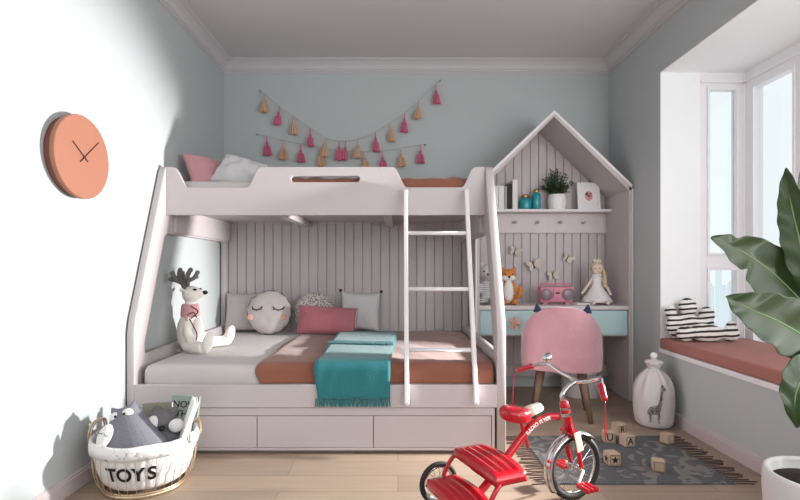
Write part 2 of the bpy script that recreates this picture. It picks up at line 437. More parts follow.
bm = new(); box(bm, 2.117, BX, BY1-0.018, BY1-0.002, 2.33, 2.35); box(bm, BX-0.018, BX, BY0, BY1, 2.33, 2.35)
struct('trim_5', bm, 'white')

# ---------------------------------------------------------------- hazy towers outside
for i, (px, py, wpx, D) in enumerate(((712, 286, 5, 420), (720, 268, 4, 430), (726, 288, 6, 400), (732, 283, 4, 440), (741, 280, 7, 425))):
    x = (px-CX)/F*D; wd = wpx/F*D; h = CZ-(py-CY)/F*D; st_ = wd*0.5
    bm = new(); box(bm, x-wd/2, x+wd/2, D, D+wd, -90, h); box(bm, x-st_/2, x+st_/2, D+st_/2, D+st_*1.5, h, h+wd*0.5)
    tag(obj('tower', bm, 'city'), ['low pale tower at the left end of the hazy skyline', 'tallest pale tower of the hazy skyline outside the side window', 'squat pale block right beside the tallest hazy tower', 'slim pale tower second from the right in the hazy skyline', 'wide pale tower at the right end of the hazy skyline'][i], 'building', 'hazy towers outside the window')

# ---------------------------------------------------------------- bunk bed
bed = thing('bunk_bed', 'mauve wooden bunk bed with sloping end panels, drawers and a ladder', 'bunk bed', (-0.46, 3.37, 0))
T0 = Matrix.Translation((0.46, -3.37, 0))
def bobj(name, bm, m, parent=bed, **k):
    bmesh.ops.transform(bm, matrix=T0, verts=bm.verts)
    return obj(name, bm, m, parent, **k)
BL0, BL1, BR0, BR1 = -1.507, -1.467, 0.552, 0.600
outer = [(2.64, 0), (2.64, 0.68), (2.655, 0.75), (2.985, 1.64), (3.005, 1.675), (3.04, 1.68), (4.12, 1.68), (4.12, 0)]
hole = [(2.755, 0.545), (4.02, 0.545), (4.04, 0.565), (4.04, 1.235), (4.02, 1.255), (3.02, 1.255), (2.985, 1.235), (2.75, 0.60)]
for x0, x1 in ((BL0, BL1), (BR0, BR1)):
    bobj('end_panel', curve_mesh([outer, hole[::-1]], x1-x0, 0.003, YZ((x0+x1)/2)), 'mauve')
# upper guard rail with dips and handle slot
def U(px, D=3.03): return (px-CX)/F*D
def ease(x0, z0, x1, z1, n=8):
    return [(x0+(x1-x0)*t, z0+(z1-z0)*(t*t*(3-2*t))) for t in [i/n for i in range(1, n)]]
zt, zd, zb = 1.678, 1.548, 1.372
g = [(BL1+0.001, zb), (BR0-0.001, zb), (BR0-0.001, zt), (U(474), zt)]
g += ease(U(474), zt, U(461), zd)+[(U(461), zd), (U(407), zd)]+ease(U(407), zd, U(393), zt)+[(U(392), zt), (U(263), zt)]+ease(U(262), zt, U(248), zd)
g += [(U(248), zd), (U(190), zd)]+ease(U(190), zd, U(175), zt)+[(U(174), zt), (BL1+0.001, zt)]
slot = []
for k in range(16):
    a = PI/2+PI*k/15; slot.append((U(295)+0.02*math.cos(a), 1.601+0.02*math.sin(a)))
for k in range(16):
    a = -PI/2+PI*k/15; slot.append((U(357)+0.02*math.cos(a), 1.601+0.02*math.sin(a)))
bobj('guard_rail', curve_mesh([g, slot[::-1]], 0.026, 0.003, XZ(3.018)), 'mauve')
bobj('rear_rail', box(new(), BL1, BR0, 4.08, 4.12, 1.42, 1.68), 'mauve', bevel=0.003)
bobj('bed_deck', box(new(), BL1, BR0, 3.032, 4.08, 1.425, 1.445), 'mauve')
for x in (-0.80, -0.10):
    bobj('support_beam', box(new(), x, x+0.06, 3.035, 4.078, 1.378, 1.424), 'mauve', bevel=0.003)
for xa in (BL1, BR0-0.02):
    s = bobj('side_rail', box(new(), xa, xa+0.02, 3.10, 4.10, 1.265, 1.424), 'mauve', bevel=0.002)
    for yy in (3.2, 3.95):
        b = new(); lathe(b, [(0.009, 0), (0.009, 0.004), (0.004, 0.006)], 14, Matrix.Translation((xa+0.02, yy, 1.34)) @ Matrix.Rotation(PI/2, 4, 'Y'))
        bobj('bolt', b, 'mauve_lt', s)
bm = planks(new(), BL1, BR0, 4.119, 0.25, lambda x: 1.42, 0.0775, gap=0.008)
box(bm, BL1, BR0, 4.119, 4.128, 0.25, 1.42)
bobj('back_panel', bm, 'mauve')
bobj('front_board', box(new(), BL1, BR0, 2.64, 2.665, 0.262, 0.389), 'mauve', bevel=0.003)
bm = new()
box(bm, BL1, BR0-0.012, 2.648, 2.67, 0.216, 0.258); box(bm, BL1, BR0-0.012, 2.648, 2.67, 0.002+0.02, 0.034)
for x0, x1 in ((BL1, -1.435), (0.524, BR0-0.012)): box(bm, x0, x1, 2.648, 2.67, 0.034, 0.216)
box(bm, BL1, BR0-0.012, 2.69, 2.70, 0.0, 0.216); box(bm, BL1, BR0-0.012, 2.67, 4.11, 0.236, 0.258)
bobj('drawer_case', bm, 'mauve', bevel=0.002)
for x0, x1 in ((-1.432, -0.789), (-0.785, -0.139), (-0.135, 0.521)):
    bobj('drawer', box(new(), x0, x1, 2.652, 2.672, 0.036, 0.212), 'mauve', bevel=0.002)
bobj('mattress_board', box(new(), BL1, BR0, 2.665, 4.11, 0.30, 0.335), 'mauve')
lad = bobj('ladder', box(new(), 0.06, 0.06+0.001, 2.9, 2.901, 1.2, 1.201), 'mauve_edge')
bpy.data.objects.remove(lad)
lad = bpy.data.objects.new('ladder', None); C.objects.link(lad); lad.parent = bed
ly = lambda z: 2.60+(z-0.28)*(2.985-2.60)/(1.53-0.28)
for x in (0.048, 0.428):
    prof = []
    d = Vector((0, 2.985-2.60, 1.25)).normalized(); nrm = Vector((0, d.z, -d.y))
    a = Vector((x, ly(0.285), 0.285)); b = Vector((x, ly(1.53), 1.53))
    bm = new()
    pts = [a, a+d*0.012, b-d*0.012, b]
    rings = []
    for q, s in zip(pts, (0.5, 1, 1, 0.5)):
        rings.append([bm.verts.new(q+nrm*ny*s+Vector((nx*s, 0, 0))) for nx, ny in ((-0.013, -0.024), (0.013, -0.024), (0.013, 0.010), (-0.013, 0.010))])
    for r0, r1 in zip(rings, rings[1:]):
        for k in range(4): bm.faces.new((r0[k], r0[(k+1) % 4], r1[(k+1) % 4], r1[k]))
    bm.faces.new(rings[0][::-1]); bm.faces.new(rings[-1])
    bobj('rail', bm, 'mauve_edge', lad, bevel=0.006)
for z in (0.575, 0.914, 1.25):
    bobj('rung', tube(new(), [(0.05, ly(z)-0.004, z), (0.426, ly(z)-0.004, z)], 0.0125, 12), 'mauve_edge', lad, smooth=True)

# mattresses, blankets, throw
def soft_box(x0, x1, y0, y1, z0, z1, nx=40, ny=30, r=0.05, amp=0.003, seed=0):
    """rounded closed slab with gentle wrinkles"""
    bm = new()
    box(bm, x0, x1, y0, y1, z0, z1)
    bmesh.ops.bevel(bm, geom=bm.edges[:], offset=r, segments=6, profile=0.5, affect='EDGES', clamp_overlap=True)
    bmesh.ops.triangulate(bm, faces=[f for f in bm.faces if len(f.verts) > 4])
    return bm
o = obj('mattress', soft_box(-1.445, 0.535, 2.675, 4.09, 0.337, 0.49, r=0.045), 'sheet', smooth=True)
tag(o, 'thick pale grey mattress on the lower bunk', 'mattress')
o = obj('mattress', soft_box(-1.44, 0.54, 3.045, 4.07, 1.447, 1.60, r=0.045), 'sheet', smooth=True)
tag(o, 'white mattress on the upper bunk behind the guard rail', 'mattress')
def blanket(x0, x1, yb, yf, zt, zb, th=0.008, amp=0.004, seed=0, r=0.05, xr_drop=None, nx=60, skew=0.0):
    """sheet lying on a mattress: section along y goes back -> front edge -> down"""
    prof = []
    n = 26
    for i in range(n+1): prof.append((yb+(yf+r-yb)*i/n, zt))
    for i in range(1, 7):
        a = PI/2*i/6; prof.append((yf+r-r*math.sin(a), zt-r+r*math.cos(a)))
    m_ = 8
    for i in range(1, m_+1): prof.append((yf, zt-r-(zt-r-zb)*i/m_))
    bm = new(); grid = []
    for i in range(nx+1):
        row = []
        for j, (y, z) in enumerate(prof):
            x = x0+(x1-x0)*i/nx
            if i == 0: x += 0.012*math.sin(j*0.35)+skew*(j/len(prof))
            d = (noise.noise(Vector((x*5+seed, y*3, z*2)))+0.5*noise.noise(Vector((x*13+seed, y*9, z*4))))*amp
            top = j <= n
            row.append(bm.verts.new((x, y-(0 if top else abs(d)), z+(abs(d) if top else 0))))
        grid.append(row)
    for i in range(nx):
        for j in range(len(prof)-1): bm.faces.new((grid[i][j], grid[i+1][j], grid[i+1][j+1], grid[i][j+1]))
    return bm
o = obj('blanket', blanket(-0.79, 0.535, 4.0, 2.668, 0.497, 0.392, amp=0.010, r=0.045), 'brown', smooth=True, solid=0.008)
tag(o, 'terracotta brown blanket spread over the lower bunk mattress', 'blanket')
o = obj('blanket', blanket(-0.72, 0.50, 4.0, 3.04, 1.612, 1.5, amp=0.03, r=0.05, seed=4), 'brown', smooth=True, solid=0.01)
tag(o, 'terracotta brown blanket on the upper bunk, showing above the dip by the ladder', 'blanket')
th_ = thing('throw', 'teal knitted throw with fringe hanging over the lower bunk front', 'throw', (-0.23, 3.3, 0.512))
Tt = Matrix.Translation((0.23, -3.3, -0.512))
def tp(bm):
    for v in bm.verts: v.co.x -= 0.042*(3.72-v.co.y)/1.1*(v.co.x+0.455)/0.445
    bmesh.ops.transform(bm, matrix=Tt, verts=bm.verts); return bm
obj('cloth', tp(blanket(-0.455, 0.0, 3.72, 2.628, 0.524, 0.315, amp=0.006, r=0.05, nx=24, seed=9)), 'teal', th_, smooth=True, solid=0.007)
bm = new()
for i in range(44):
    x = -0.452+0.448*i/43
    tube(bm, [(x, 2.628, 0.318), (x+random.uniform(-.003, .003), 2.626, 0.30), (x+random.uniform(-.006, .006), 2.628, 0.272)], 0.0042, 5)
f = obj('fringe', tp(bm), 'teal', th_)
f['kind'] = 'stuff'
bm = new(); N = 20; grid = []
for i in range(N+1):
    row = []
    for j in range(9):
        x = -0.46+0.455*i/N; y = 3.722-0.53*j/8-0.06*(i/N-0.5)*j/8
        row.append(bm.verts.new((x, y, 0.536+0.003*noise.noise(Vector((x*9, y*9, 3))))))
    grid.append(row)
for i in range(N):
    for j in range(8): bm.faces.new((grid[i][j], grid[i+1][j], grid[i+1][j+1], grid[i][j+1]))
obj('folded_layer', tp(bm), 'teal', th_, smooth=True, solid=0.007)
bm = new()
for i in range(40):
    t = i/39; x = -0.46+0.455*t; y = 3.192-0.06*(t-0.5)
    tube(bm, [(x, y, 0.541), (x-0.004, y-0.03, 0.538), (x+random.uniform(-.008, .008), y-0.06, 0.535)], 0.0045, 5)
f = obj('fringe', tp(bm), 'teal', th_); f['kind'] = 'stuff'

# ---------------------------------------------------------------- cushions on the lower bunk
def cushion(name, label, w_, h_, t_, m, loc, rot, cat='cushion', seed=0, pinch=0.07, group=None, p=0.42, wr=0.004):
    t = thing(name, label, cat, loc, rot, group)
    obj('cushion_cover', pillow(new(), w_, h_, t_, seed=seed, pinch=pinch, p=p, wr=wr), m, t, smooth=True, sub=1, loc=(0, 0, h_/2))
    return t
ZM = 0.492
t = cushion('cushion', 'plain grey linen square cushion in the left corner of the lower bunk', 0.34, 0.34, 0.11, 'greycush', (-1.29, 3.98, ZM+0.004), (-0.22, 0, 0.1), seed=1)
# moon cushion
t = thing('moon_cushion', 'round grey cushion with sleeping face and peach cheeks', 'cushion', (-1.055, 3.86, ZM+0.004), (-0.2, 0, 0.0))
R_ = 0.178
bm = new(); prof = [(0, -0.055)]
for i in range(1, 12):
    a = PI/2*i/12; prof.append((R_*math.sin(a), -0.055*math.cos(a)**0.8))
prof += [(R_+0.002, 0)] + [(r, -z) for r, z in prof[::-1]]
lathe(bm, prof, 40, Matrix.Translation((0, 0, R_)) @ Matrix.Rotation(PI/2, 4, 'X'))
for v in bm.verts:
    v.co.y += 0.005*noise.noise(v.co*16)
    k = math.atan2(v.co.z-R_, v.co.x); d = math.hypot(v.co.x, v.co.z-R_)
    if d > R_*0.9:
        v.co.x += 0.003*math.sin(k*26)*math.cos(k); v.co.z += 0.003*math.sin(k*26)*math.sin(k)
obj('cushion_cover', bm, 'greycush', t, smooth=True)
def on_moon(x, z):
    d = min(0.999, math.hypot(x, z)/R_); return -0.055*(math.sqrt(1-d*d))**0.8-0.004
for s in (-1, 1):
    pts = [(s*0.088+0.042*math.cos(a), 0, 0.042-0.028*math.sin(a)) for a in [PI*k/10 for k in range(11)]]
    e = obj('closed_eye', tube(new(), [(x, on_moon(x, z), R_+z) for x, _, z in pts], 0.0045, 6), 'brownline', t)
    for k in (2, 5, 8):
        b = new(); x, _, z = pts[k]; tube(b, [(x, on_moon(x, z), R_+z), (x+0.010*math.cos(PI*k/10), on_moon(x, z), R_+z-0.014)], 0.002, 5)
        obj('eyelash', b, 'brownline', e)
    b = new(); ball(b, (s*0.135-0.01, on_moon(s*0.12, -0.03)+0.006, R_-0.045), (0.025, 0.008, 0.025), 16); obj('cheek', b, 'peach', t, smooth=True)
bm = new()
tube(bm, [(R_*1.0*math.cos(a), 0, R_+R_*math.sin(a)) for a in [2*PI*k/48 for k in range(48)]], 0.004, 6, closed=True)
obj('piping', bm, 'brownline', t, smooth=True)
# leopard round cushion
t = thing('round_cushion', 'round leopard-print cushion behind the dusty pink lumbar cushion', 'cushion', (-0.705, 3.96, ZM+0.004), (-0.15, 0, 0))
bm = new(); lathe(bm, [(r*0.165/R_, z) for r, z in prof], 36, Matrix.Translation((0, 0, 0.165)) @ Matrix.Rotation(PI/2, 4, 'X')); obj('cushion_cover', bm, 'leopard', t, smooth=True)
bm = new(); tube(bm, [(0.168*math.cos(a), 0, 0.165+0.168*math.sin(a)) for a in [2*PI*k/40 for k in range(40)]], 0.005, 6, closed=True); obj('piping', bm, 'leopard', t, smooth=True)
t = cushion('lumbar_cushion', 'dusty pink velvet lumbar cushion in front of the leopard-print cushion', 0.49, 0.225, 0.10, 'pinkcush', (-0.575, 3.76, 0.508), (-0.25, 0.06, -0.03), seed=3, pinch=0.05)
bm = new(); tube(bm, [(-0.243, 0, -0.108), (0, 0, -0.105), (0.243, 0, -0.108), (0.236, 0, 0), (0.243, 0, 0.108), (0, 0, 0.105), (-0.243, 0, 0.108), (-0.236, 0, 0)], 0.003, 6, closed=True)
obj('piping', bm, 'pinkcush', t, loc=(0, 0, 0.1125))
t = cushion('pompom_cushion', 'white cushion with dark corner pompoms against the plank back panel', 0.35, 0.34, 0.11, 'whitecush', (-0.33, 3.99, 0.500), (-0.2, 0.03, -0.05), seed=6)
for s in (-1, 1):
    b = new(); ball(b, (s*0.175, 0, 0.343), 0.013, 12); obj('pompom', b, 'black', t, smooth=True)
# pillows on the upper bunk
t = thing('pillow', 'pink pillow leaning at the head of the upper bunk', 'pillow', (-1.285, 3.30, 1.603), (-0.50, 0.0, 0.95))
obj('pillow_cover', pillow(new(), 0.33, 0.27, 0.12, seed=11, wr=0.008), 'pinkpale', t, smooth=True, sub=1, loc=(0, 0, 0.115))
t = thing('pillow', 'crumpled silver-grey pillow lying beside the pink pillow on the upper bunk', 'pillow', (-1.135, 3.24, 1.602), (-0.5, 0.30, -0.15))
obj('pillow_cover', pillow(new(), 0.34, 0.26, 0.13, seed=15, wr=0.012), 'whitecush', t, smooth=True, sub=1, loc=(0, 0, 0.11))

# ---------------------------------------------------------------- reindeer plush
t = thing('reindeer_plush', 'cream reindeer soft toy with grey antlers and pink scarf sitting on lower bunk', 'soft toy', (-1.365, 3.12, ZM), (0, 0, 0))
bm = new()
ball(bm, (0, 0, 0.13), (0.082, 0.085, 0.135)); ball(bm, (0.002, 0, 0.27), (0.042, 0.045, 0.08))
ball(bm, (0.01, 0, 0.372), (0.062, 0.055, 0.056)); ball(bm, (0.055, 0, 0.378), (0.045, 0.03, 0.03), rot=(0, 0.1, 0))
tube(bm, [(0.0, -0.05, 0.05), (0.07, -0.09, 0.04), (0.14, -0.13, 0.042)], 0.04, 12, radii=[0.045, 0.04, 0.036]); ball(bm, (0.168, -0.13, 0.075), (0.035, 0.036, 0.072), rot=(0, 0.25, 0))
tube(bm, [(0.0, 0.05, 0.05), (0.07, 0.12, 0.04), (0.165, 0.19, 0.04)], 0.04, 12, radii=[0.045, 0.04, 0.036]); ball(bm, (0.19, 0.19, 0.075), (0.035, 0.036, 0.075), rot=(0, 0.3, 0))
tube(bm, [(0.0, -0.05, 0.21), (0.02, -0.085, 0.13), (0.055, -0.088, 0.06)], 0.026, 10, radii=[0.022, 0.026, 0.028])
tube(bm, [(0.0, 0.05, 0.21), (0.02, 0.085, 0.13), (0.055, 0.09, 0.06)], 0.026, 10, radii=[0.022, 0.026, 0.028])
for s in (-1, 1): ball(bm, (-0.02, s*0.065, 0.40), (0.018, 0.035, 0.012), rot=(s*0.4, 0, 0))
obj('body', bm, 'cream', t, remesh=0.006)
b = new(); ball(b, (0.04, -0.015, 0.13), (0.052, 0.058, 0.095), 20); obj('belly_patch', b, 'greycush', t, smooth=True)
def antler(s):
    b = new(); y = s*0.028
    for pts, r in (([(-0.01, y, 0.41), (-0.02, y*1.8, 0.47), (-0.03, y*2.6, 0.52), (-0.015, y*3.2, 0.555)], 0.018),
                   ([(-0.02, y*1.8, 0.47), (0.02, y*2.4, 0.49), (0.045, y*2.8, 0.535)], 0.017),
                   ([(-0.02, y*1.6, 0.455), (-0.06, y*2.4, 0.48), (-0.075, y*3.0, 0.53)], 0.017),
                   ([(0.02, y*2.3, 0.49), (0.03, y*3.4, 0.50)], 0.016),
                   ([(-0.055, y*2.3, 0.475), (-0.095, y*2.4, 0.485)], 0.017)):
        sp = smooth_pts(pts, 3); tube(b, sp, r, 8); ball(b, sp[-1], r*1.15, 8)
    return b
for s in (-1, 1):
    o = obj('antler', antler(s), 'darkfelt', t, remesh=0.005); o.scale = (0.85, 0.85, 0.85); o.location = (-0.018, 0, 0.060)
b = new(); ball(b, (0.098, 0, 0.384), (0.017, 0.019, 0.014)); obj('nose', b, 'black', t, smooth=True)
for s in (-1, 1):
    b = new(); ball(b, (0.048, s*0.04, 0.405), (0.013, 0.008, 0.007)); obj('eye', b, 'black', t, smooth=True)
b = new(); lathe(b, [(0.052, 0.215), (0.060, 0.24), (0.056, 0.285), (0.050, 0.31), (0.045, 0.31)], 24)
box(b, 0.03, 0.045, -0.075, -0.02, 0.07, 0.24, Matrix.Rotation(-0.15, 4, 'Y')); sc_ = obj('scarf', b, 'pinkpale', t, bevel=0.004)
b = new()
for pts in ([(0.03, -0.058, 0.30), (0.06, -0.02, 0.26), (0.03, -0.058, 0.22)], [(0.055, -0.03, 0.225), (0.045, -0.06, 0.26), (0.0, -0.062, 0.235)], [(0.03, -0.08, 0.22), (0.075, -0.078, 0.13), (0.07, -0.075, 0.08)]):
    tube(b, smooth_pts(pts, 5), 0.0035, 6)
obj('cord', b, 'brownline', sc_)

# ---------------------------------------------------------------- house-shaped desk
HX0, HX1, HY0, HY1 = 0.603, 1.832, 3.70, 4.135
HM = (HX0+HX1)/2; HE, HP = 1.675, 2.262; TH = 0.034
hs = thing('house_desk', 'pale mauve house-shaped desk with gabled roof, shelf and plank back', 'desk', (HM, HY0+0.2, 0))
T1 = Matrix.Translation((-HM, -HY0-0.2, 0))
def hobj(name, bm, m, parent=hs, **k):
    bmesh.ops.transform(bm, matrix=T1, verts=bm.verts); return obj(name, bm, m, parent, **k)
for x0 in (HX0, HX1-TH): hobj('side_panel', box(new(), x0, x0+TH, HY0, HY1, 0, HE-0.01), 'mauve', bevel=0.002)
sl = math.atan2(HP-HE, HM-HX0); off = TH/math.cos(sl)
for s in (-1, 1):
    bm = new(); xa = HM; xb = HM+s*(HM-HX0)
    pts = [(xa, HP), (xb, HE), (xb, HE-off*0.75), (xb-s*TH, HE-off*0.75), (xa, HP-off)]
    a = [bm.verts.new((x, HY0, z)) for x, z in pts]; b = [bm.verts.new((x, HY1, z)) for x, z in pts]
    bm.faces.new(a); bm.faces.new(b[::-1])
    for i in range(5): bm.faces.new((a[i], a[(i+1) % 5], b[(i+1) % 5], b[i]))
    rp = hobj('roof_panel', bm, 'mauve')
    # pale edging on the front of the gable, whitened for the light it catches
    bm = new(); e = 0.020
    pts = [(xa, HP+0.001), (xb+s*0.001, HE), (xb-s*0.004, HE-off*0.45), (xa, HP-off*0.55)]
    a = [bm.verts.new((x, HY0-0.006, z)) for x, z in pts]; b = [bm.verts.new((x, HY0+0.003, z)) for x, z in pts]
    bm.faces.new(a); bm.faces.new(b[::-1])
    for i in range(4): bm.faces.new((a[i], a[(i+1) % 4], b[(i+1) % 4], b[i]))
    hobj('edge_strip', bm, 'mauve_edge', rp)
    hobj('edge_strip', box(new(), xb if s < 0 else xb-0.012, xb+0.012 if s < 0 else xb, HY0-0.006, HY0, 0.0, HE), 'mauve_edge')
ztop = lambda x: HP-off*1.1-(HP-HE)/(HM-HX0)*abs(x-HM)
bm = new()
planks(bm, HX0+TH, HM, 4.13, 0.12, ztop, 0.0725, x_start=HM-0.0725*9, gap=0.009); planks(bm, HM, HX1-TH, 4.13, 0.12, ztop, 0.0725, gap=0.009)
pts = [(HX0+TH, 0.1), (HX1-TH, 0.1), (HX1-TH, HE-0.02), (HM, HP-off), (HX0+TH, HE-0.02)]
a = [bm.verts.new((x, 4.1305, z)) for x, z in pts]; b = [bm.verts.new((x, 4.1345, z)) for x, z in pts]
bm.faces.new(a); bm.faces.new(b[::-1])
for i in range(5): bm.faces.new((a[i], a[(i+1) % 5], b[(i+1) % 5], b[i]))
hobj('back_panel', bm, 'mauve')
IX0, IX1 = HX0+TH, HX1-TH
hobj('shelf', box(new(), IX0, IX1, 3.975, 4.117, 1.505, 1.527), 'mauve_edge', bevel=0.003)
pr = hobj('peg_rail', box(new(), IX0, IX1, 4.098, 4.117, 1.335, 1.504), 'mauve_lt', bevel=0.002)
for px in (515, 537.5, 560.5, 583.5):
    x = (px-CX)/F*4.08
    b = new(); lathe(b, [(0.006, 0), (0.006, 0.018), (0.013, 0.026), (0.014, 0.034), (0.010, 0.04), (0, 0.041)], 16, Matrix.Translation((x, 4.098, 1.425)) @ Matrix.Rotation(PI/2, 4, 'X'))
    hobj('peg', b, 'boxlid', pr, smooth=True)
hobj('desktop', box(new(), IX0, IX1, HY0+0.004, 4.117, 0.708, 0.739), 'mauve_lt', bevel=0.003)
mid = (IX0+IX1)/2
for x0, x1 in ((IX0+0.004, mid-0.003), (mid+0.003, IX1-0.004)):
    dr = hobj('drawer', box(new(), x0, x1, HY0+0.012, HY0+0.03, 0.513, 0.702), 'blue', bevel=0.003)
    cx = (x0+x1)/2-0.015
    b = new()
    for k in range(5):
        a = 2*PI*k/5+0.3; Tk = Matrix.Translation((cx, HY0-0.004, 0.605)) @ Matrix.Rotation(a, 4, 'Y')
        vs = [Tk @ Vector(q) for q in ((-0.004, -0.006, 0.004), (-0.016, -0.004, 0.052), (0.016, -0.004, 0.052), (0.004, -0.006, 0.004), (-0.004, 0.004, 0.004), (-0.016, 0.002, 0.052), (0.016, 0.002, 0.052), (0.004, 0.004, 0.004))]
        v = [b.verts.new(q) for q in vs]
        for f in ((0, 1, 2, 3), (7, 6, 5, 4), (0, 4, 5, 1), (1, 5, 6, 2), (2, 6, 7, 3), (3, 7, 4, 0)): b.faces.new([v[i] for i in f])
    ball(b, (cx, HY0-0.008, 0.605), 0.011, 12); tube(b, [(cx, HY0-0.004, 0.605), (cx, HY0+0.014, 0.605)], 0.006, 8)
    hobj('flower_knob', b, 'peach', dr)
bm = new(); box(bm, IX0, IX1, 4.09, 4.117, 0.10, 0.20); hobj('kick_rail', bm, 'mauve', bevel=0.002)
bm = new(); box(bm, IX0, IX1, HY0+0.03, 4.10, 0.50, 0.512); hobj('drawer_shelf', bm, 'mauve')

# shelf items
ZS = 1.5275
def SX(px, D=4.04): return (px-CX)/F*D
for px0, px1, h, m, lab in ((493, 497.6, 0.20, 'paper', 'white book, leftmost of the row beside the bunk end panel'), (498, 503, 0.20, 'paper', 'white book just left of the thin grey book'), (503.3, 506, 0.195, 'greypaper', 'thin grey book standing between the white books and the black book'),
                        (506.4, 511, 0.215, 'blackbook', 'black book standing between grey and white books on shelf'), (511.4, 516.4, 0.25, 'paper', 'tallest white book at the right end of the row')):
    x0, x1 = SX(px0), SX(px1); wd = x1-x0
    b_ = thing('book', lab, 'book', ((x0+x1)/2, 4.05, ZS), (0, 0, 0), 'books on the house desk shelf')
    bm = new(); box(bm, -wd/2, -wd/2+0.003, -0.05, 0.05, 0, h); box(bm, wd/2-0.003, wd/2, -0.05, 0.05, 0, h); box(bm, -wd/2+0.003, wd/2-0.003, -0.05, -0.046, 0, h)
    obj('cover', bm, m, b_, bevel=0.0008)
    obj('pages', box(new(), -wd/2+0.003, wd/2-0.003, -0.0455, 0.047, 0.003, h-0.004), 'paper' if m != 'paper' else 'greypaper', b_)
for px, rad, h, lab in ((525.5, 0.052, 0.10, 'squat round teal jar with gold lid on the shelf'), (536.8, 0.038, 0.145, 'taller slim teal jar with gold lid beside the herb pot')):
    t = thing('jar', lab, 'jar', (SX(px, 4.03), 4.045, ZS), group='teal jars on the shelf')
    b = new(); lathe(b, [(rad*0.9, 0), (rad, 0.008), (rad, h*0.78), (rad*0.85, h*0.92), (rad*0.55, h), (rad*0.5, h+0.006)], 28); obj('body', b, 'tealglass', t, smooth=True)
    b = new(); lathe(b, [(rad*0.58, h+0.004), (rad*0.62, h+0.008), (rad*0.62, h+0.024), (rad*0.5, h+0.030), (0, h+0.030)], 24); obj('lid', b, 'gold', t, smooth=True)
t = thing('potted_herb', 'small feathery green plant in a white faceted pot on shelf', 'potted plant', (SX(557.5, 4.03), 4.045, ZS))
b = new(); seg = 12; rings = []
for j in range(6):
    z = 0.128*j/5; r = 0.066+0.010*math.sin(PI*j/5)+0.004*j/5
    rings.append([b.verts.new((r*math.cos(2*PI*(k+0.5*(j % 2))/seg), r*math.sin(2*PI*(k+0.5*(j % 2))/seg), z)) for k in range(seg)])
for j in range(5):
    for k in range(seg):
        a0, a1 = rings[j][k], rings[j][(k+1) % seg]
        if j % 2 == 0: b0, b1 = rings[j+1][k], rings[j+1][k-1]; b.faces.new((a0, a1, b0)); b.faces.new((a0, b0, b1))
        else: b0, b1 = rings[j+1][k], rings[j+1][(k+1) % seg]; b.faces.new((a0, b1, b0)); b.faces.new((a0, a1, b1))
b.faces.new(rings[0][::-1]); b.faces.new(rings[-1]); obj('pot', b, 'ceramic', t)
b = new(); st = new()
for i in range(58):
    a = random.uniform(0, 2*PI); sp = random.uniform(0.05, 0.95); L = random.uniform(0.12, 0.235)*(1-0.25*sp)
    d = Vector((math.cos(a)*sp, math.sin(a)*sp*0.55, 1)).normalized()
    p0 = Vector((math.cos(a)*0.03, math.sin(a)*0.025, 0.12)); pts = [p0+d*L*k/7+Vector((0, 0, -0.05*sp*(k/7)**2)) for k in range(8)]
    for q_ in pts: q_.y = min(q_.y, 0.055)
    tube(st, pts, 0.0016, 4)
    for k in range(2, 8):
        for s in (-1, 1):
            q = pts[k]; sd_ = d.cross(Vector((random.uniform(-1, 1), random.uniform(-1, 1), 0.2))).normalized()*s
            tip = q+sd_*0.024+d*0.018; md = q+sd_*0.012+d*0.008; wv = d.cross(sd_).normalized()*0.007
            tip.y = min(tip.y, 0.065); md.y = min(md.y, 0.062)
            v = [b.verts.new(z_) for z_ in (q, md+wv, tip, md-wv)]; b.faces.new(v)
o = obj('foliage', b, 'herb', t); o['kind'] = 'stuff'
obj('stems', st, 'herb', t)
t = thing('picture_frame', 'white picture frame with small framed drawing leaning on the shelf', 'picture frame', (SX(589, 4.04), 4.035, ZS+0.002), (-0.12, 0.0, 0.05))
b = curve_mesh([[(-0.098, 0), (0.098, 0), (0.098, 0.235), (-0.098, 0.235)], [(-0.072, 0.026), (-0.072, 0.209), (0.072, 0.209), (0.072, 0.026)]], 0.016, 0.002, XZ(0)); obj('frame', b, 'white', t)
obj('mount', box(new(), -0.072, 0.072, -0.001, 0.004, 0.026, 0.209), 'paper', t)
b = new(); box(b, -0.072, 0.072, 0.005, 0.007, 0.02, 0.2); obj('backing', b, 'greypaper', t)
b = new(); ball(b, (0, -0.002, 0.118), (0.034, 0.002, 0.042), 20); o = obj('drawing', b, 'pinkpale', t)
b = new()
for x, z, r in ((-0.016, 0.135, 0.011), (0.02, 0.138, 0.008), (0.002, 0.118, 0.009)): ball(b, (x, -0.004, z), (r, 0.0015, r), 12)
obj('ink_marks', b, 'brownline', o)

# butterflies on the plank back
def butterfly(px, py, s, rot, lab):
    D = 4.105; t = thing('butterfly', lab, 'wall ornament', (SX(px, D), D-0.002, CZ-(py-CY)/F*D), (0, rot, 0), 'gold paper butterflies on the plank back')
    for sg in (-1, 1):
        up = [(0, 0.004), (0.014, 0.022), (0.034, 0.034), (0.044, 0.026), (0.040, 0.010), (0.026, 0.0), (0.034, -0.010), (0.032, -0.024), (0.018, -0.028), (0.006, -0.012)]
        b = new(); v0 = [b.verts.new((sg*x*s, -abs(x)*0.75*s, z*s)) for x, z in up]; v1 = [b.verts.new((sg*x*s, -abs(x)*0.75*s+0.0015, z*s)) for x, z in up]
        b.faces.new(v0); b.faces.new(v1[::-1])
        for i in range(len(up)): b.faces.new((v0[i], v0[(i+1) % len(up)], v1[(i+1) % len(up)], v1[i]))
        obj('wing', b, 'butter', t)
    b = new(); tube(b, [(0, -0.002, -0.018*s), (0, -0.003, 0.018*s)], 0.0028*s, 6)
    for sg in (-1, 1): tube(b, [(0, -0.003, 0.018*s), (sg*0.010*s, -0.006, 0.034*s)], 0.0008*s, 4)
    obj('body', b, 'brownline', t)
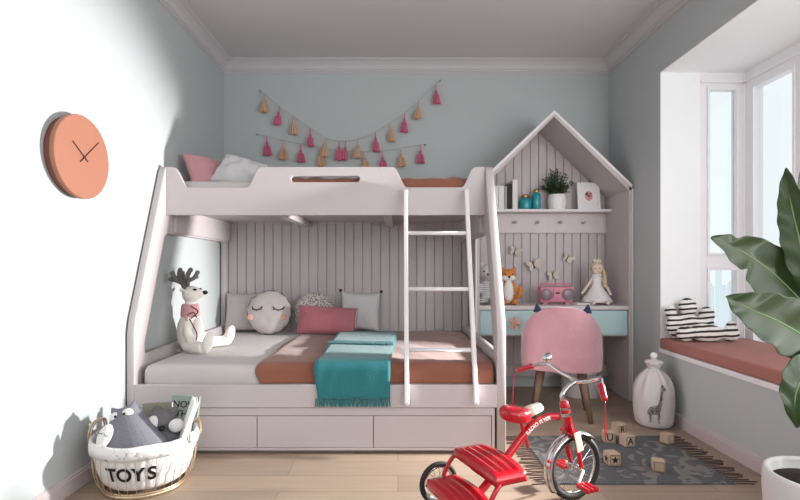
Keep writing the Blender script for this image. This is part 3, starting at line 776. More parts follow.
butterfly(514.5, 251.5, 1.2, 0.35, 'topmost gold butterfly, above the fox')
butterfly(533.5, 265, 1.6, -0.3, 'largest gold butterfly, second from left, wings spread')
butterfly(567, 258.5, 1.2, 0.5, 'gold butterfly highest above the pink toy radio')
butterfly(552.5, 275.5, 1.3, -0.15, 'lowest gold butterfly, just above the pink toy radio')

# soft toys on the desk
ZD = 0.7395
t = thing('bunny_plush', 'grey striped knitted bunny soft toy sitting on desk beside the bunk', 'soft toy', (0.715, 3.86, ZD), (0, 0, 0.05))
b = new(); ball(b, (0, 0, 0.10), (0.06, 0.055, 0.10)); tube(b, [(-0.03, -0.02, 0.05), (-0.055, -0.09, 0.035)], 0.026, 10); tube(b, [(0.03, -0.02, 0.05), (0.05, -0.09, 0.035)], 0.026, 10)
tube(b, [(-0.045, -0.01, 0.17), (-0.07, -0.04, 0.10)], 0.02, 8); tube(b, [(0.045, -0.01, 0.17), (0.07, -0.04, 0.10)], 0.02, 8)
obj('body', b, 'bunnystripe', t, remesh=0.006)
b = new(); ball(b, (0, 0, 0.255), (0.062, 0.055, 0.065)); ball(b, (0, -0.045, 0.24), (0.03, 0.025, 0.025))
for s in (-1, 1): tube(b, [(s*0.03, 0.01, 0.29), (s*0.035, 0.012, 0.325)], 0.02, 10); ball(b, (s*0.035, 0.012, 0.33), 0.02, 10)
obj('head', b, 'bunnygrey', t, remesh=0.006)
for s in (-1, 1):
    b = new(); ball(b, (s*0.026, -0.052, 0.268), 0.007, 10); obj('eye', b, 'black', t)
b = new(); ball(b, (0, -0.071, 0.243), (0.009, 0.006, 0.012), 10); obj('nose', b, 'black', t)
t = thing('fox_plush', 'orange fox soft toy with white belly sitting on the desk', 'soft toy', (0.895, 3.86, ZD), (0, 0, -0.1))
b = new(); ball(b, (0, 0, 0.10), (0.052, 0.048, 0.11)); ball(b, (0, -0.005, 0.235), (0.066, 0.05, 0.052)); 
for s in (-1, 1):
    lathe(b, [(0.024, 0), (0.012, 0.03), (0, 0.05)], 10, Matrix.Translation((s*0.042, 0, 0.265)) @ Matrix.Rotation(s*0.25, 4, 'Y'))
    ball(b, (s*0.04, -0.07, 0.022), (0.028, 0.05, 0.024)); tube(b, [(s*0.045, -0.01, 0.17), (s*0.055, -0.04, 0.10)], 0.015, 8)
obj('body', b, 'orange', t, remesh=0.006)
b = new(); tube(b, smooth_pts([(0.04, 0.02, 0.05), (0.085, 0.0, 0.07), (0.095, -0.02, 0.12), (0.085, -0.02, 0.165)], 4), 0.02, 10, radii=[0.014, 0.018, 0.02, 0.022, 0.024, 0.024, 0.024, 0.022, 0.02, 0.018, 0.014, 0.01, 0.005]); obj('tail', b, 'orange', t, smooth=True)
b = new(); ball(b, (0, -0.026, 0.10), (0.042, 0.034, 0.10)); ball(b, (-0.025, -0.034, 0.215), (0.032, 0.026, 0.024)); ball(b, (0.025, -0.034, 0.215), (0.032, 0.026, 0.024)); obj('white_fur', b, 'plushwhite', t, remesh=0.005)
for s in (-1, 1):
    b = new(); ball(b, (s*0.028, -0.05, 0.245), 0.006, 10); obj('eye', b, 'black', t)
b = new(); ball(b, (0, -0.066, 0.222), 0.009, 10); obj('nose', b, 'black', t)
# pink toy radio
t = thing('toy_radio', 'pink toy cassette radio on the desk behind the chair', 'radio', (1.292, 3.90, ZD), (0, 0, 0))
b = new(); box(b, -0.135, 0.135, -0.045, 0.045, 0.012, 0.145); obj('body', b, 'radio', t, bevel=0.018, seg=4)
for s in (-1, 1):
    b = new(); lathe(b, [(0.048, 0), (0.048, 0.01), (0.040, 0.014), (0.0, 0.010)], 24, Matrix.Translation((s*0.088, -0.044, 0.078)) @ Matrix.Rotation(PI/2, 4, 'X')); obj('speaker', b, 'clearpink', t, smooth=True)
b = new(); box(b, -0.032, 0.032, -0.056, -0.046, 0.05, 0.125); dk = obj('cassette_door', b, 'radio', t, bevel=0.003)
b = new(); box(b, -0.016, 0.016, -0.06, -0.056, 0.085, 0.10); obj('cassette_window', b, 'brownline', dk, bevel=0.001)
b = new(); tube(b, [(-0.12, 0, 0.13), (-0.12, 0, 0.165), (0.12, 0, 0.165), (0.12, 0, 0.13)], 0.007, 8); obj('handle', b, 'radio', t, smooth=True)
b = new()
for s in (-1, 1): box(b, s*0.09-0.02, s*0.09+0.02, -0.03, 0.03, 0, 0.014)
obj('foot', b, 'radio', t)
t = tag(obj('note_pad', box(new(), -0.07, 0.07, -0.05, 0.05, 0, 0.012), 'paper', bevel=0.002, loc=(1.49, 3.84, ZD+0.0005), rot=(0, 0, 0.1)), 'white notepad lying between the pink radio and the doll', 'notepad')
# doll
t = thing('rag_doll', 'cloth doll with blonde braid, crown and white dress seated on desk', 'doll', (1.615, 3.86, ZD), (0, 0, -0.1))
b = new(); ball(b, (0, 0, 0.288), (0.044, 0.04, 0.05)); tube(b, [(0, 0, 0.2), (0, 0, 0.26)], 0.016, 10)
tube(b, smooth_pts([(-0.035, 0, 0.215), (-0.075, -0.01, 0.15), (-0.125, -0.02, 0.085)], 4), 0.012, 8); tube(b, smooth_pts([(0.035, 0, 0.215), (0.07, -0.01, 0.15), (0.105, -0.02, 0.075)], 4), 0.012, 8)
for s in (-1, 1): tube(b, [(s*0.03, 0, 0.04), (s*0.05, -0.08, 0.022), (s*0.055, -0.12, 0.02)], 0.016, 8)
obj('body', b, 'skin', t, remesh=0.005)
b = new(); lathe(b, [(0.02, 0.245), (0.036, 0.225), (0.034, 0.16), (0.05, 0.13), (0.095, 0.06), (0.118, 0.022), (0.11, 0.018), (0.08, 0.05), (0.0, 0.06)], 32)
for v in b.verts:
    k = math.atan2(v.co.y, v.co.x); q = max(0, (0.14-v.co.z)/0.14); v.co.x *= 1+0.10*q*math.sin(k*11); v.co.y *= (1+0.10*q*math.sin(k*11))*0.85
obj('dress', b, 'plushwhite', t, smooth=True)
b = new()
for k in range(7): a = 2*PI*k/7; ball(b, (0.026*math.cos(a), 0.022*math.sin(a)-0.01, 0.237), (0.014, 0.012, 0.01), 8)
obj('collar', b, 'paper', t, remesh=0.004)
b = new(); ball(b, (0.002, 0.012, 0.297), (0.05, 0.042, 0.052)); tube(b, smooth_pts([(0.038, -0.005, 0.30), (0.055, -0.015, 0.25), (0.055, -0.02, 0.19), (0.058, -0.02, 0.14)], 4), 0.013, 8)
for k in range(5): ball(b, (0.055+0.002*k, -0.02, 0.25-0.026*k), 0.016, 8)
obj('hair', b, 'hair', t, remesh=0.005)
b = new(); N = 14; r0 = [b.verts.new((0.030*math.cos(2*PI*k/N), 0.03*math.sin(2*PI*k/N)+0.005, 0.338)) for k in range(N)]; r1 = [b.verts.new((0.034*math.cos(2*PI*k/N), 0.034*math.sin(2*PI*k/N)+0.005, 0.372 if k % 2 else 0.352)) for k in range(N)]
for k in range(N): b.faces.new((r0[k], r0[(k+1) % N], r1[(k+1) % N], r1[k]))
obj('crown', b, 'butter', t, solid=0.003)
for s in (-1, 1):
    b = new(); ball(b, (s*0.017-0.006, -0.037, 0.292), 0.004, 8); obj('eye', b, 'brownline', t)

# ---------------------------------------------------------------- velvet chair
t = thing('chair', 'pink velvet barrel chair with navy cat ears and wooden legs', 'chair', (1.15, 3.36, 0), (0, 0, -0.28))
# curved shell wrapping the back (towards the camera)
def chair_shell():
    bm = new(); NA, NZ = 40, 16
    def pt(i, j, off):
        a = -PI*0.52+PI*1.04*i/NA            # angle about straight back (-y)
        R = 0.268-off
        s = math.sin(a); c = math.cos(a)
        # superelliptic plan
        x = math.copysign(abs(s)**0.62, s)*R; y = -math.copysign(abs(c)**0.8, c)*(0.235-off)
        u = abs(a)/(PI*0.52)
        f = abs(x)/(0.268)
        ztop_ = 0.775-0.18*f**3.2-0.10*max(0, u-0.6)
        zb_ = 0.345
        z = zb_+(ztop_-zb_)*j/NZ
        bow = 0.016*math.sin(PI*min(1, (j/NZ)*1.1))
        return Vector((x*(1+bow*0.6), y-bow*0.4, z))
    out = [[bm.verts.new(pt(i, j, 0)) for j in range(NZ+1)] for i in range(NA+1)]
    inn = [[bm.verts.new(pt(i, j, 0.05)) for j in range(NZ+1)] for i in range(NA+1)]
    for i in range(NA):
        for j in range(NZ):
            bm.faces.new((out[i][j], out[i+1][j], out[i+1][j+1], out[i][j+1])); bm.faces.new((inn[i][j], inn[i][j+1], inn[i+1][j+1], inn[i+1][j]))
        bm.faces.new((out[i][NZ], out[i+1][NZ], inn[i+1][NZ], inn[i][NZ])); bm.faces.new((out[i][0], inn[i][0], inn[i+1][0], out[i+1][0]))
    for i in (0, NA):
        for j in range(NZ): bm.faces.new((out[i][j], out[i][j+1], inn[i][j+1], inn[i][j]))
    return bm
obj('backrest', chair_shell(), 'velvet', t, bevel=0.018, seg=5)
b = new(); lathe(b, [(0.0, 0.335), (0.20, 0.335), (0.215, 0.35), (0.215, 0.42), (0.19, 0.445), (0, 0.45)], 36); obj('seat', b, 'velvet', t, smooth=True)
for s in (-1, 1):
    b = new(); lathe(b, [(0.030, 0), (0.022, 0.02), (0.010, 0.045), (0, 0.058)], 12, Matrix.Translation((s*0.155, -0.205, 0.742)) @ Matrix.Rotation(s*0.12, 4, 'Y'), sy=0.55); obj('ear', b, 'navy', t, smooth=True)
for sx, sy in ((-1, -1), (1, -1), (-1, 1), (1, 1)):
    b = new(); tube(b, [(sx*0.13, sy*0.10, 0.345), (sx*0.185, sy*0.15, 0.0)], 0.02, 14, radii=[0.030, 0.017]); obj('leg', b, 'woodleg', t, smooth=True)

# round boxes below the desk
for z, r, h, lab in ((0, 0.15, 0.15, 'wider white round box on the floor under the desk'), (0.178, 0.125, 0.125, 'smaller white round box stacked on top of the wider one')):
    t = thing('round_box', lab, 'storage box', (1.50, 3.90, z), group='round boxes under the desk')
    b = new(); lathe(b, [(0, 0), (r, 0), (r, h), (0, h)], 40); obj('box_body', b, 'box', t)
    b = new(); lathe(b, [(0, h-0.001), (r+0.006, h-0.001), (r+0.006, h+0.026), (0, h+0.026)], 40); obj('lid', b, 'boxlid', t, bevel=0.003)

# ---------------------------------------------------------------- drawstring bag
t = thing('drawstring_bag', 'white drawstring sack with a spotted giraffe print by the right wall', 'bag', (1.690, 3.14, 0), (0, 0, 0.15))
bm = new(); NS, NR = 44, 26; prof = [(0.02, 0.0), (0.10, 0.0), (0.128, 0.012), (0.136, 0.06), (0.140, 0.12), (0.142, 0.18), (0.138, 0.24), (0.122, 0.30), (0.088, 0.35), (0.050, 0.378), (0.036, 0.39), (0.046, 0.405), (0.062, 0.425), (0.060, 0.438), (0.030, 0.442), (0.018, 0.446), (0.016, 0.455)]
lathe(bm, prof, NS)
for v in bm.verts:
    k = math.atan2(v.co.y, v.co.x); q = min(1, max(0, (v.co.z-0.16)/0.2)); v.co.x *= 1+0.11*q*math.sin(k*13+2*math.sin(k*3)); v.co.y *= 1+0.11*q*math.sin(k*13+2*math.sin(k*3))
    n_ = noise.noise(v.co*9)*0.008; v.co.x += n_; v.co.y += n_
obj('sack', bm, 'sackcloth', t, smooth=True, sub=1)
b = new(); ball(b, (0, 0, 0.472), (0.026, 0.026, 0.022), 14); obj('top_knot', b, 'plushwhite', t, smooth=True)
b = new(); tube(b, [(0.040*math.cos(a), 0.040*math.sin(a), 0.388) for a in [2*PI*k/24 for k in range(24)]], 0.004, 6, closed=True); tube(b, smooth_pts([(0.02, -0.036, 0.388), (0.03, -0.085, 0.365), (0.035, -0.115, 0.33)], 4), 0.003, 5); obj('drawstring', b, 'string', t, smooth=True)
# giraffe print : small spots laid out in a giraffe silhouette, hugging the sack
def inside(p_, poly):
    x, y = p_; r = False; n_ = len(poly)
    for i in range(n_):
        x0, y0 = poly[i]; x1, y1 = poly[(i+1) % n_]
        if (y0 > y) != (y1 > y) and x < (x1-x0)*(y-y0)/(y1-y0)+x0: r = not r
    return r
gir = [(-0.062, 0.10), (-0.060, 0.05), (-0.050, 0.05), (-0.046, 0.105), (-0.010, 0.105), (-0.006, 0.05), (0.004, 0.05), (0.008, 0.12), (0.022, 0.20), (0.030, 0.262), (0.046, 0.262), (0.050, 0.275), (0.034, 0.288), (0.026, 0.31), (0.018, 0.29), (0.006, 0.22), (-0.008, 0.170), (-0.05, 0.160), (-0.068, 0.135), (-0.074, 0.10)]
b = new()
for i in range(34):
    for j in range(62):
        x = -0.08+i*0.0042+0.0021*(j % 2); z = 0.045+j*0.0042
        if inside((x, z), gir) and random.random() < 0.85:
            rr = 0.1405 if z < 0.22 else 0.1405-0.25*(z-0.22)**1.3*1.6
            yy = -math.sqrt(max(1e-4, rr*rr-x*x))-0.007; s_ = random.uniform(0.0010, 0.0016)
            v = [b.verts.new((x+s_*math.cos(k*PI/3), yy, z+s_*math.sin(k*PI/3))) for k in range(6)]; v2 = [b.verts.new((x+s_*math.cos(k*PI/3), yy+0.008, z+s_*math.sin(k*PI/3))) for k in range(6)]
            b.faces.new(v); b.faces.new(v2[::-1])
            for k in range(6): b.faces.new((v[k], v[(k+1) % 6], v2[(k+1) % 6], v2[k]))
obj('giraffe_print', b, 'printbrown', t, rot=(0, 0, -0.40))
t.scale = (0.88, 0.88, 0.97)

# ---------------------------------------------------------------- rug
t = thing('rug', 'grey rug with faint pale print and brown fringes on the floor', 'rug', (1.20, 2.60, 0.0))
obj('pile', box(new(), -0.44, 0.42, -0.32, 0.32, 0.0, 0.008), 'rug', t, bevel=0.003)
for s, x in ((-1, -0.44), (1, 0.42)):
    b = new()
    for i in range(28):
        y = -0.315+0.63*i/27
        L = random.uniform(0.09, 0.125); tube(b, [(x-s*0.004, y, 0.005), (x+s*L*0.5, y+random.uniform(-.006, .006), 0.004), (x+s*L, y+random.uniform(-.012, .012), 0.0035)], 0.0028, 5)
    o = obj('fringe', b, 'fringe', t); o['kind'] = 'stuff'

# ---------------------------------------------------------------- alphabet blocks
star = []
for k in range(10):
    a = PI/2+PI*k/5; r = 0.022 if k % 2 == 0 else 0.009; star.append((r*math.cos(a), r*math.sin(a)))
def block(px, py, D, ch, rz, lab, z=0.0, s=0.068):
    X = (px-CX)/F*D
    t = thing('letter_block', lab, 'toy block', (X, D, z), (0, 0, rz), 'wooden toy blocks on and behind the rug')
    s = s*0.93
    obj('cube', box(new(), -s/2, s/2, -s/2, s/2, 0, s), 'block', t, bevel=0.004)
    for k in range(2 if ch == '*' else 1):
        Tm = Matrix.Rotation(-k*PI/2, 4, 'Z') @ Matrix.Translation((0, -s/2, s/2)) @ Matrix.Rotation(PI/2, 4, 'X')
        if not ch: continue
        if ch == '*': bm = curve_mesh([star], 0.0016, 0, Tm)
        else: bm = text_mesh(ch, 0.054, 0.0016, Tm, bold=0.0008)
        obj('printed_face', bm, 'black', t)
    b = curve_mesh([[(-s*.42, -s*.42), (s*.42, -s*.42), (s*.42, s*.42), (-s*.42, s*.42)], [(-s*.37, -s*.37), (-s*.37, s*.37), (s*.37, s*.37), (s*.37, -s*.37)]], 0.0012, 0, Matrix.Translation((0, -s/2, s/2)) @ Matrix.Rotation(PI/2, 4, 'X')); obj('border', b, 'woodleg', t)
block(619, 0, 2.98, 'R', 0.25, 'wooden block with letter R, farthest back behind the U block')
block(608.5, 0, 2.82, 'U', -0.15, 'wooden block with letter U under the tricycle handlebar', z=0.009)
block(627, 0, 2.76, 'A', 0.2, 'wooden block with letter A to the right of U', z=0.009)
block(612, 0, 2.50, '*', 0.1, 'wooden block with a black star beside the front wheel', z=0.009)
block(667, 0, 2.80, '', 0.4, 'pale wooden block alone near the sack on the rug', z=0.009, s=0.06)
block(658, 0, 2.42, '', -0.3, 'pale wooden block nearest the front edge of the rug', z=0.009, s=0.06)

# ---------------------------------------------------------------- tricycle
HA = math.radians(22.5)
tr = thing('tricycle', 'red tricycle with chrome handlebars, fender and two rear steps', 'tricycle', (0.256, 1.915, 0), (0, 0, HA))
def wheel(r, x, y, parent, nspoke=16, w_=0.018):
    e = bpy.data.objects.new('wheel', None); C.objects.link(e); e.parent = parent; e.location = (x, y, r)
    rt = w_*0.62
    b = new(); tube(b, [((r-rt)*math.cos(a), 0, (r-rt)*math.sin(a)) for a in [2*PI*k/48 for k in range(48)]], rt, 12, closed=True); obj('tyre', b, 'rubber', e, smooth=True)
    b = new(); R2 = r-rt*2-0.001
    tube(b, [(R2*math.cos(a), 0, R2*math.sin(a)) for a in [2*PI*k/48 for k in range(48)]], 0.0065, 8, closed=True); obj('rim', b, 'chrome', e, smooth=True)
    b = new(); tube(b, [(0, -0.022, 0), (0, 0.022, 0)], 0.014, 14); obj('hub', b, 'chrome', e, smooth=True)
    b = new()
    for k in range(nspoke):
        a = 2*PI*k/nspoke; s = 1 if k % 2 else -1
        tube(b, [(0.010*math.cos(a+0.4*s), s*0.014, 0.010*math.sin(a+0.4*s)), (R2*math.cos(a), 0, R2*math.sin(a))], 0.0013, 5)
    obj('spokes', b, 'chrome', e); return e
RF, RR_ = 0.148, 0.093; XF = 0.583
wheel(RF, XF, 0, tr, 20, 0.024); wheel(RR_, 0.0, 0.20, tr); wheel(RR_, 0.0, -0.20, tr)
# main arched tube
mt = smooth_pts([(0.49, 0, 0.385), (0.43, 0, 0.388), (0.34, 0, 0.358), (0.245, 0, 0.272), (0.17, 0, 0.195), (0.06, 0, 0.105), (0.0, 0, 0.10)], 6)
b = new(); tube(b, mt, 0.0165, 14); obj('frame_tube', b, 'red', tr, smooth=True)
b = new(); tube(b, [(0.0, -0.185, 0.10), (0.0, 0.185, 0.10)], 0.008, 10); obj('rear_axle', b, 'chrome', tr, smooth=True)
# lettering along the near side of the tube
mtl = [0.0]
for p0, p1 in zip(mt, mt[1:]): mtl.append(mtl[-1]+(p1-p0).length)
bm = text_mesh('RADIO \u25B2 FLYER' if False else 'RADIO FLYER', 0.023, 0.001, bold=0.0006)
bmesh.ops.subdivide_edges(bm, edges=[e for e in bm.edges if e.calc_length() > 0.006], cuts=2)
for v in bm.verts:
    L = 0.125-v.co.x
    i = max(0, min(len(mt)-2, next((k for k in range(len(mtl)-1) if mtl[k+1] > L), len(mt)-2)))
    f = (L-mtl[i])/(mtl[i+1]-mtl[i]); p_ = mt[i].lerp(mt[i+1], f); tg = (mt[i+1]-mt[i]).normalized(); nn = Vector((tg.z, 0, -tg.x)); h = v.co.y
    if nn.z < 0: nn = -nn
    v.co = p_+nn*h+Vector((0, -math.sqrt(max(0, 0.0165**2-h*h))-0.0006-v.co.z*0.5, 0))
obj('lettering', bm, 'paper', tr)
# head tube, fork
ax = Vector((0.592, 0, 0.146))-Vector((0.522, 0, 0.44)); axn = ax.normalized()
hp = lambda z: Vector((0.522+(0.44-z)*(0.070/0.294), 0, z))
b = new(); tube(b, [hp(0.455), hp(0.44), hp(0.31)], 0.02, 16, radii=[0.012, 0.021, 0.021]); ht = obj('head_tube', b, 'red', tr, smooth=True)
b = new(); tube(b, [hp(0.40), hp(0.385)], 0.0235, 16); obj('collar', b, 'chrome', ht)
b = new(); tube(b, [hp(0.425)+Vector((0, 0, 0)), hp(0.415)], 0.0225, 16); obj('collar', b, 'chrome', ht)
for s in (-1, 1):
    b = new(); tube(b, smooth_pts([hp(0.318)+Vector((0, s*0.012, 0)), hp(0.30)+Vector((0, s*0.034, 0)), hp(0.22)+Vector((0, s*0.036, 0)), hp(0.146)+Vector((0, s*0.034, 0))], 5), 0.011, 10, flat=0.8); obj('fork_blade', b, 'red', tr, smooth=True)
b = new(); box(b, -0.02, 0.02, -0.045, 0.045, -0.006, 0.006, Matrix.Translation(hp(0.312)) @ Matrix.Rotation(-0.25, 4, 'Y')); obj('fork_crown', b, 'red', tr, bevel=0.004)
b = new(); box(b, -0.017, 0.017, -0.052, -0.047, -0.045, 0.045, Matrix.Translation(hp(0.278)) @ Matrix.Rotation(-0.24, 4, 'Y'))
obj('fork_badge', b, 'creamplastic', tr, bevel=0.003)
# fender: from low rear over the top to the front
b = new(); N = 26; rings = []
for i in range(N+1):
    a = math.radians(215-165*i/N); row = []
    for k in range(9):
        q = -1+2*k/8; rr = RF+0.014-0.014*q*q; row.append(b.verts.new((XF+rr*math.cos(a), q*0.026, RF+rr*math.sin(a))))
    rings.append(row)
for i in range(N):
    for k in range(8): b.faces.new((rings[i][k], rings[i+1][k], rings[i+1][k+1], rings[i][k+1]))
obj('fender', b, 'chrome', tr, smooth=True, solid=0.003)
# stem and bars
jn = Vector((0.60, 0, 0.532))
b = new(); tube(b, smooth_pts([hp(0.44), hp(0.475)+Vector((0.0, 0, 0)), Vector((0.545, 0, 0.51)), jn], 5), 0.011, 12)
obj('stem', b, 'chrome', tr, smooth=True)
for s in (-1, 1):
    b = new(); e_ = Vector((0.545, s*0.19, 0.575))
    pts = smooth_pts([jn+Vector((-0.012, 0, -0.004)), jn+Vector((0.004, s*0.035, 0.002)), Vector((0.588, s*0.095, 0.552)), Vector((0.57, s*0.16, 0.578)), e_, e_+Vector((-0.03, s*0.03, -0.012))], 5)
    tube(b, pts, 0.0095, 12); hb = obj('handlebar', b, 'chrome', tr, smooth=True)
    g0 = e_+Vector((-0.022, s*0.022, -0.009)); gd = Vector((-0.55, s*0.75, -0.40)).normalized()
    b = new(); tube(b, [g0, g0+gd*0.006, g0+gd*0.08, g0+gd*0.088], 0.015, 14, radii=[0.015, 0.014, 0.0125, 0.009]); obj('grip', b, 'red', hb, smooth=True)
    b = new()
    tipp = g0+gd*0.088
    for k in range(9 if s > 0 else 4):
        q = random.uniform(-1, 1); tube(b, smooth_pts([tipp, tipp+gd*0.012+Vector((0, 0, -0.012)), tipp+gd*0.018+Vector((0.003*q, 0.010*q, -0.08)), tipp+gd*0.02+Vector((0.006*q, 0.016*q, -random.uniform(0.12, 0.17)))], 3), 0.0016 if s > 0 else 0.0008, 4)
    o = obj('streamers', b, 'red', hb); o['kind'] = 'stuff'
b = new(); lathe(b, [(0.004, -0.006), (0.026, -0.004), (0.026, 0.002), (0.020, 0.014), (0.008, 0.021), (0, 0.022)], 24, Matrix.Translation((0.570, 0.170, 0.608)) @ Matrix.Rotation(-0.9, 4, 'Y')); ball(b, (0.564, 0.170, 0.590), 0.012, 10); obj('bell', b, 'chrome', tr, smooth=True)
# saddle: red pan with cream nose
b = new()
N = 20; ringsl = []
for zi, (sc_, z) in enumerate(((0.0, 0.452), (0.75, 0.450), (0.96, 0.440), (1.0, 0.425), (0.97, 0.405), (0.86, 0.396), (0.0, 0.396))):
    ring = []
    for k in range(N):
        a = 2*PI*k/N; r = 1.0; x = math.cos(a); y = math.sin(a)
        wx = 0.076*x; wy = 0.062*y*(1-0.35*max(0, x))
        ring.append((0.265+wx*sc_, wy*sc_, z-0.012*max(0, x)*sc_+0.01*max(0, -x)*sc_))
    ringsl.append(ring)
vs = [[b.verts.new(q) for q in (rg if i not in (0, 6) else rg[:1])] for i, rg in enumerate(ringsl)]
for a_, b_ in zip(vs, vs[1:]):
    for k in range(N):
        k2 = (k+1) % N
        if len(a_) == 1: b.faces.new((a_[0], b_[k], b_[k2]))
        elif len(b_) == 1: b.faces.new((a_[k], a_[k2], b_[0]))
        else: b.faces.new((a_[k], a_[k2], b_[k2], b_[k]))
obj('saddle', b, 'red', tr, smooth=True)
b = new(); tube(b, [(0.335, 0.012, 0.418), (0.355, 0.012, 0.424), (0.400, 0.012, 0.435)], 0.02, 12, radii=[0.030, 0.029, 0.024], flat=0.8); obj('saddle_nose', b, 'creamplastic', tr, smooth=True)
b = new(); tube(b, [(0.29, 0, 0.405), (0.298, 0, 0.36), (0.325, 0, 0.275)], 0.009, 10); obj('saddle_post', b, 'red', tr, smooth=True)
# steps
def step(x0, x1, w0, z, tilt, nm):
    bm = new(); NX, NY = 19, 24
    def P(i, j, o):
        u = i/NX; v = -1+2*j/NY
        x = x0+(x1-x0)*u+0.028*(1-v*v)*(1 if u > 0.5 else -0.3)*abs(u-0.5)*2; y = v*w0
        edge = min(u, 1-u)*NX; ey = (1-abs(v))*NY/2
        lip = -0.03 if (i in (0, NX) or j in (0, NY)) else 0
        ridge = 0.006 if (i in (3, 4, 7, 8, 11, 12, 15, 16) and 2 < j < NY-2) else 0
        return Vector((x, y, z+tilt*(u-0.5)+lip+ridge-o+0.008*(1-v*v)))
    top = [[bm.verts.new(P(i, j, 0)) for j in range(NY+1)] for i in range(NX+1)]
    for i in range(NX):
        for j in range(NY): bm.faces.new((top[i][j], top[i+1][j], top[i+1][j+1], top[i][j+1]))
    o = obj(nm, bm, 'red', tr, smooth=True, solid=0.005); o.data.polygons.foreach_set('use_smooth', [True]*len(o.data.polygons)); return o
step(0.050, 0.195, 0.168, 0.250, 0.0, 'upper_step')
step(-0.085, 0.05, 0.16, 0.140, 0.0, 'lower_step')
for s in (-1, 1):
    b = new(); tube(b, smooth_pts([(0.10, s*0.15, 0.222), (0.06, s*0.165, 0.215), (0.02, s*0.17, 0.16), (0.0, s*0.17, 0.10)], 5), 0.0095, 10); obj('step_strut', b, 'red', tr, smooth=True)
b = new(); box(b, 0.06, 0.18, -0.03, 0.03, 0.208, 0.222); obj('step_bracket', b, 'red', tr, bevel=0.003)
# cranks and pedals
for s in (-1, 1):
    b = new(); c0 = Vector((XF, s*0.028, RF)); c1 = c0+Vector((0.045*s, s*0.045, -0.045*(-s)*-1 if s > 0 else -0.035))
    tube(b, [c0, c0+Vector((0, s*0.024, 0)), c1+Vector((0, s*0.0, 0)), c1+Vector((0, s*0.08, 0))], 0.0065, 8); cr = obj('crank', b, 'creamplastic', tr, smooth=True)
    b = new()
    for k in range(3): box(b, c1.x-0.03+k*0.022, c1.x-0.03+k*0.022+0.016, min(c1.y+s*0.015, c1.y+s*0.085), max(c1.y+s*0.015, c1.y+s*0.085), c1.z-0.009, c1.z+0.009)
    box(b, c1.x-0.03, c1.x+0.03, min(c1.y+s*0.018, c1.y+s*0.026), max(c1.y+s*0.018, c1.y+s*0.026), c1.z-0.0085, c1.z+0.0085)
    obj('pedal', b, 'red', cr, bevel=0.003)

# ---------------------------------------------------------------- wire toy basket
t = thing('toy_basket', 'brass wire basket with white cotton liner lettered TOYS', 'basket', (-1.220, 2.300, 0), (0, 0, 0))
EX, EY = 0.224, 0.210
def ell(s, z, n=64, wav=0.0, nf=0): return [(EX*s*(1+wav*math.sin(nf*2*PI*k/n))*math.cos(2*PI*k/n), EY*s*(1+wav*math.sin(nf*2*PI*k/n))*math.sin(2*PI*k/n), z) for k in range(n)]
b = new(); tube(b, ell(0.80, 0.009), 0.009, 8, closed=True); tube(b, ell(0.80, 0.020), 0.004, 8, closed=True); obj('base_ring', b, 'goldwire', t, smooth=True)
b = new(); tube(b, ell(1.0, 0.228), 0.005, 8, closed=True); obj('rim_ring', b, 'goldwire', t, smooth=True)
b = new()
for k in range(34):
    a = 2*PI*k/34; c_, s_ = math.cos(a), math.sin(a)
    tube(b, smooth_pts([(EX*0.80*c_, EY*0.80*s_, 0.006), (EX*0.95*c_, EY*0.95*s_, 0.06), (EX*1.015*c_, EY*1.015*s_, 0.15), (EX*1.0*c_, EY*1.0*s_, 0.228)], 3), 0.0015, 5)
o = obj('wire', b, 'goldwire', t, smooth=True)
# liner : fabric bowl with pleats, folded over the rim
prof = [(0.60, 0.030), (0.74, 0.036), (0.83, 0.06), (0.92, 0.12), (0.965, 0.17), (0.97, 0.21), (0.985, 0.232), (1.01, 0.243), (1.045, 0.236), (1.055, 0.215), (1.04, 0.19)]
b = new(); n = 128; rings = []
for i, (s_, z) in enumerate(prof):
    wv = 0.018 if 1 < i < 6 else (0.006 if i >= 8 else 0.006)
    rings.append([b.verts.new((EX*s_*(1+wv*math.sin(2*PI*k*30/n+0.8*math.sin(k*0.3)))*math.cos(2*PI*k/n), EY*s_*(1+wv*math.sin(2*PI*k*30/n+0.8*math.sin(k*0.3)))*math.sin(2*PI*k/n), z+0.003*math.sin(k*0.7)*(i > 6))) for k in range(n)])
for a_, c_ in zip(rings, rings[1:]):
    for k in range(n): b.faces.new((a_[k], a_[(k+1) % n], c_[(k+1) % n], c_[k]))
b.faces.new(rings[0][::-1])
obj('liner', b, 'liner', t, smooth=True, solid=0.004)
b = new(); rings = []
for i, (s_, z) in enumerate([(0.975, 0.222), (0.99, 0.240), (1.02, 0.250), (1.055, 0.243), (1.068, 0.22), (1.055, 0.192)]):
    rings.append([b.verts.new((EX*s_*(1+0.006*math.sin(k*0.9))*math.cos(2*PI*k/n), EY*s_*(1+0.006*math.sin(k*0.9))*math.sin(2*PI*k/n), z+0.003*math.sin(k*0.31))) for k in range(n)])
for a_, c_ in zip(rings, rings[1:]):
    for k in range(n): b.faces.new((a_[k], a_[(k+1) % n], c_[(k+1) % n], c_[k]))
obj('folded_cuff', b, 'fleck', t, smooth=True, solid=0.003)
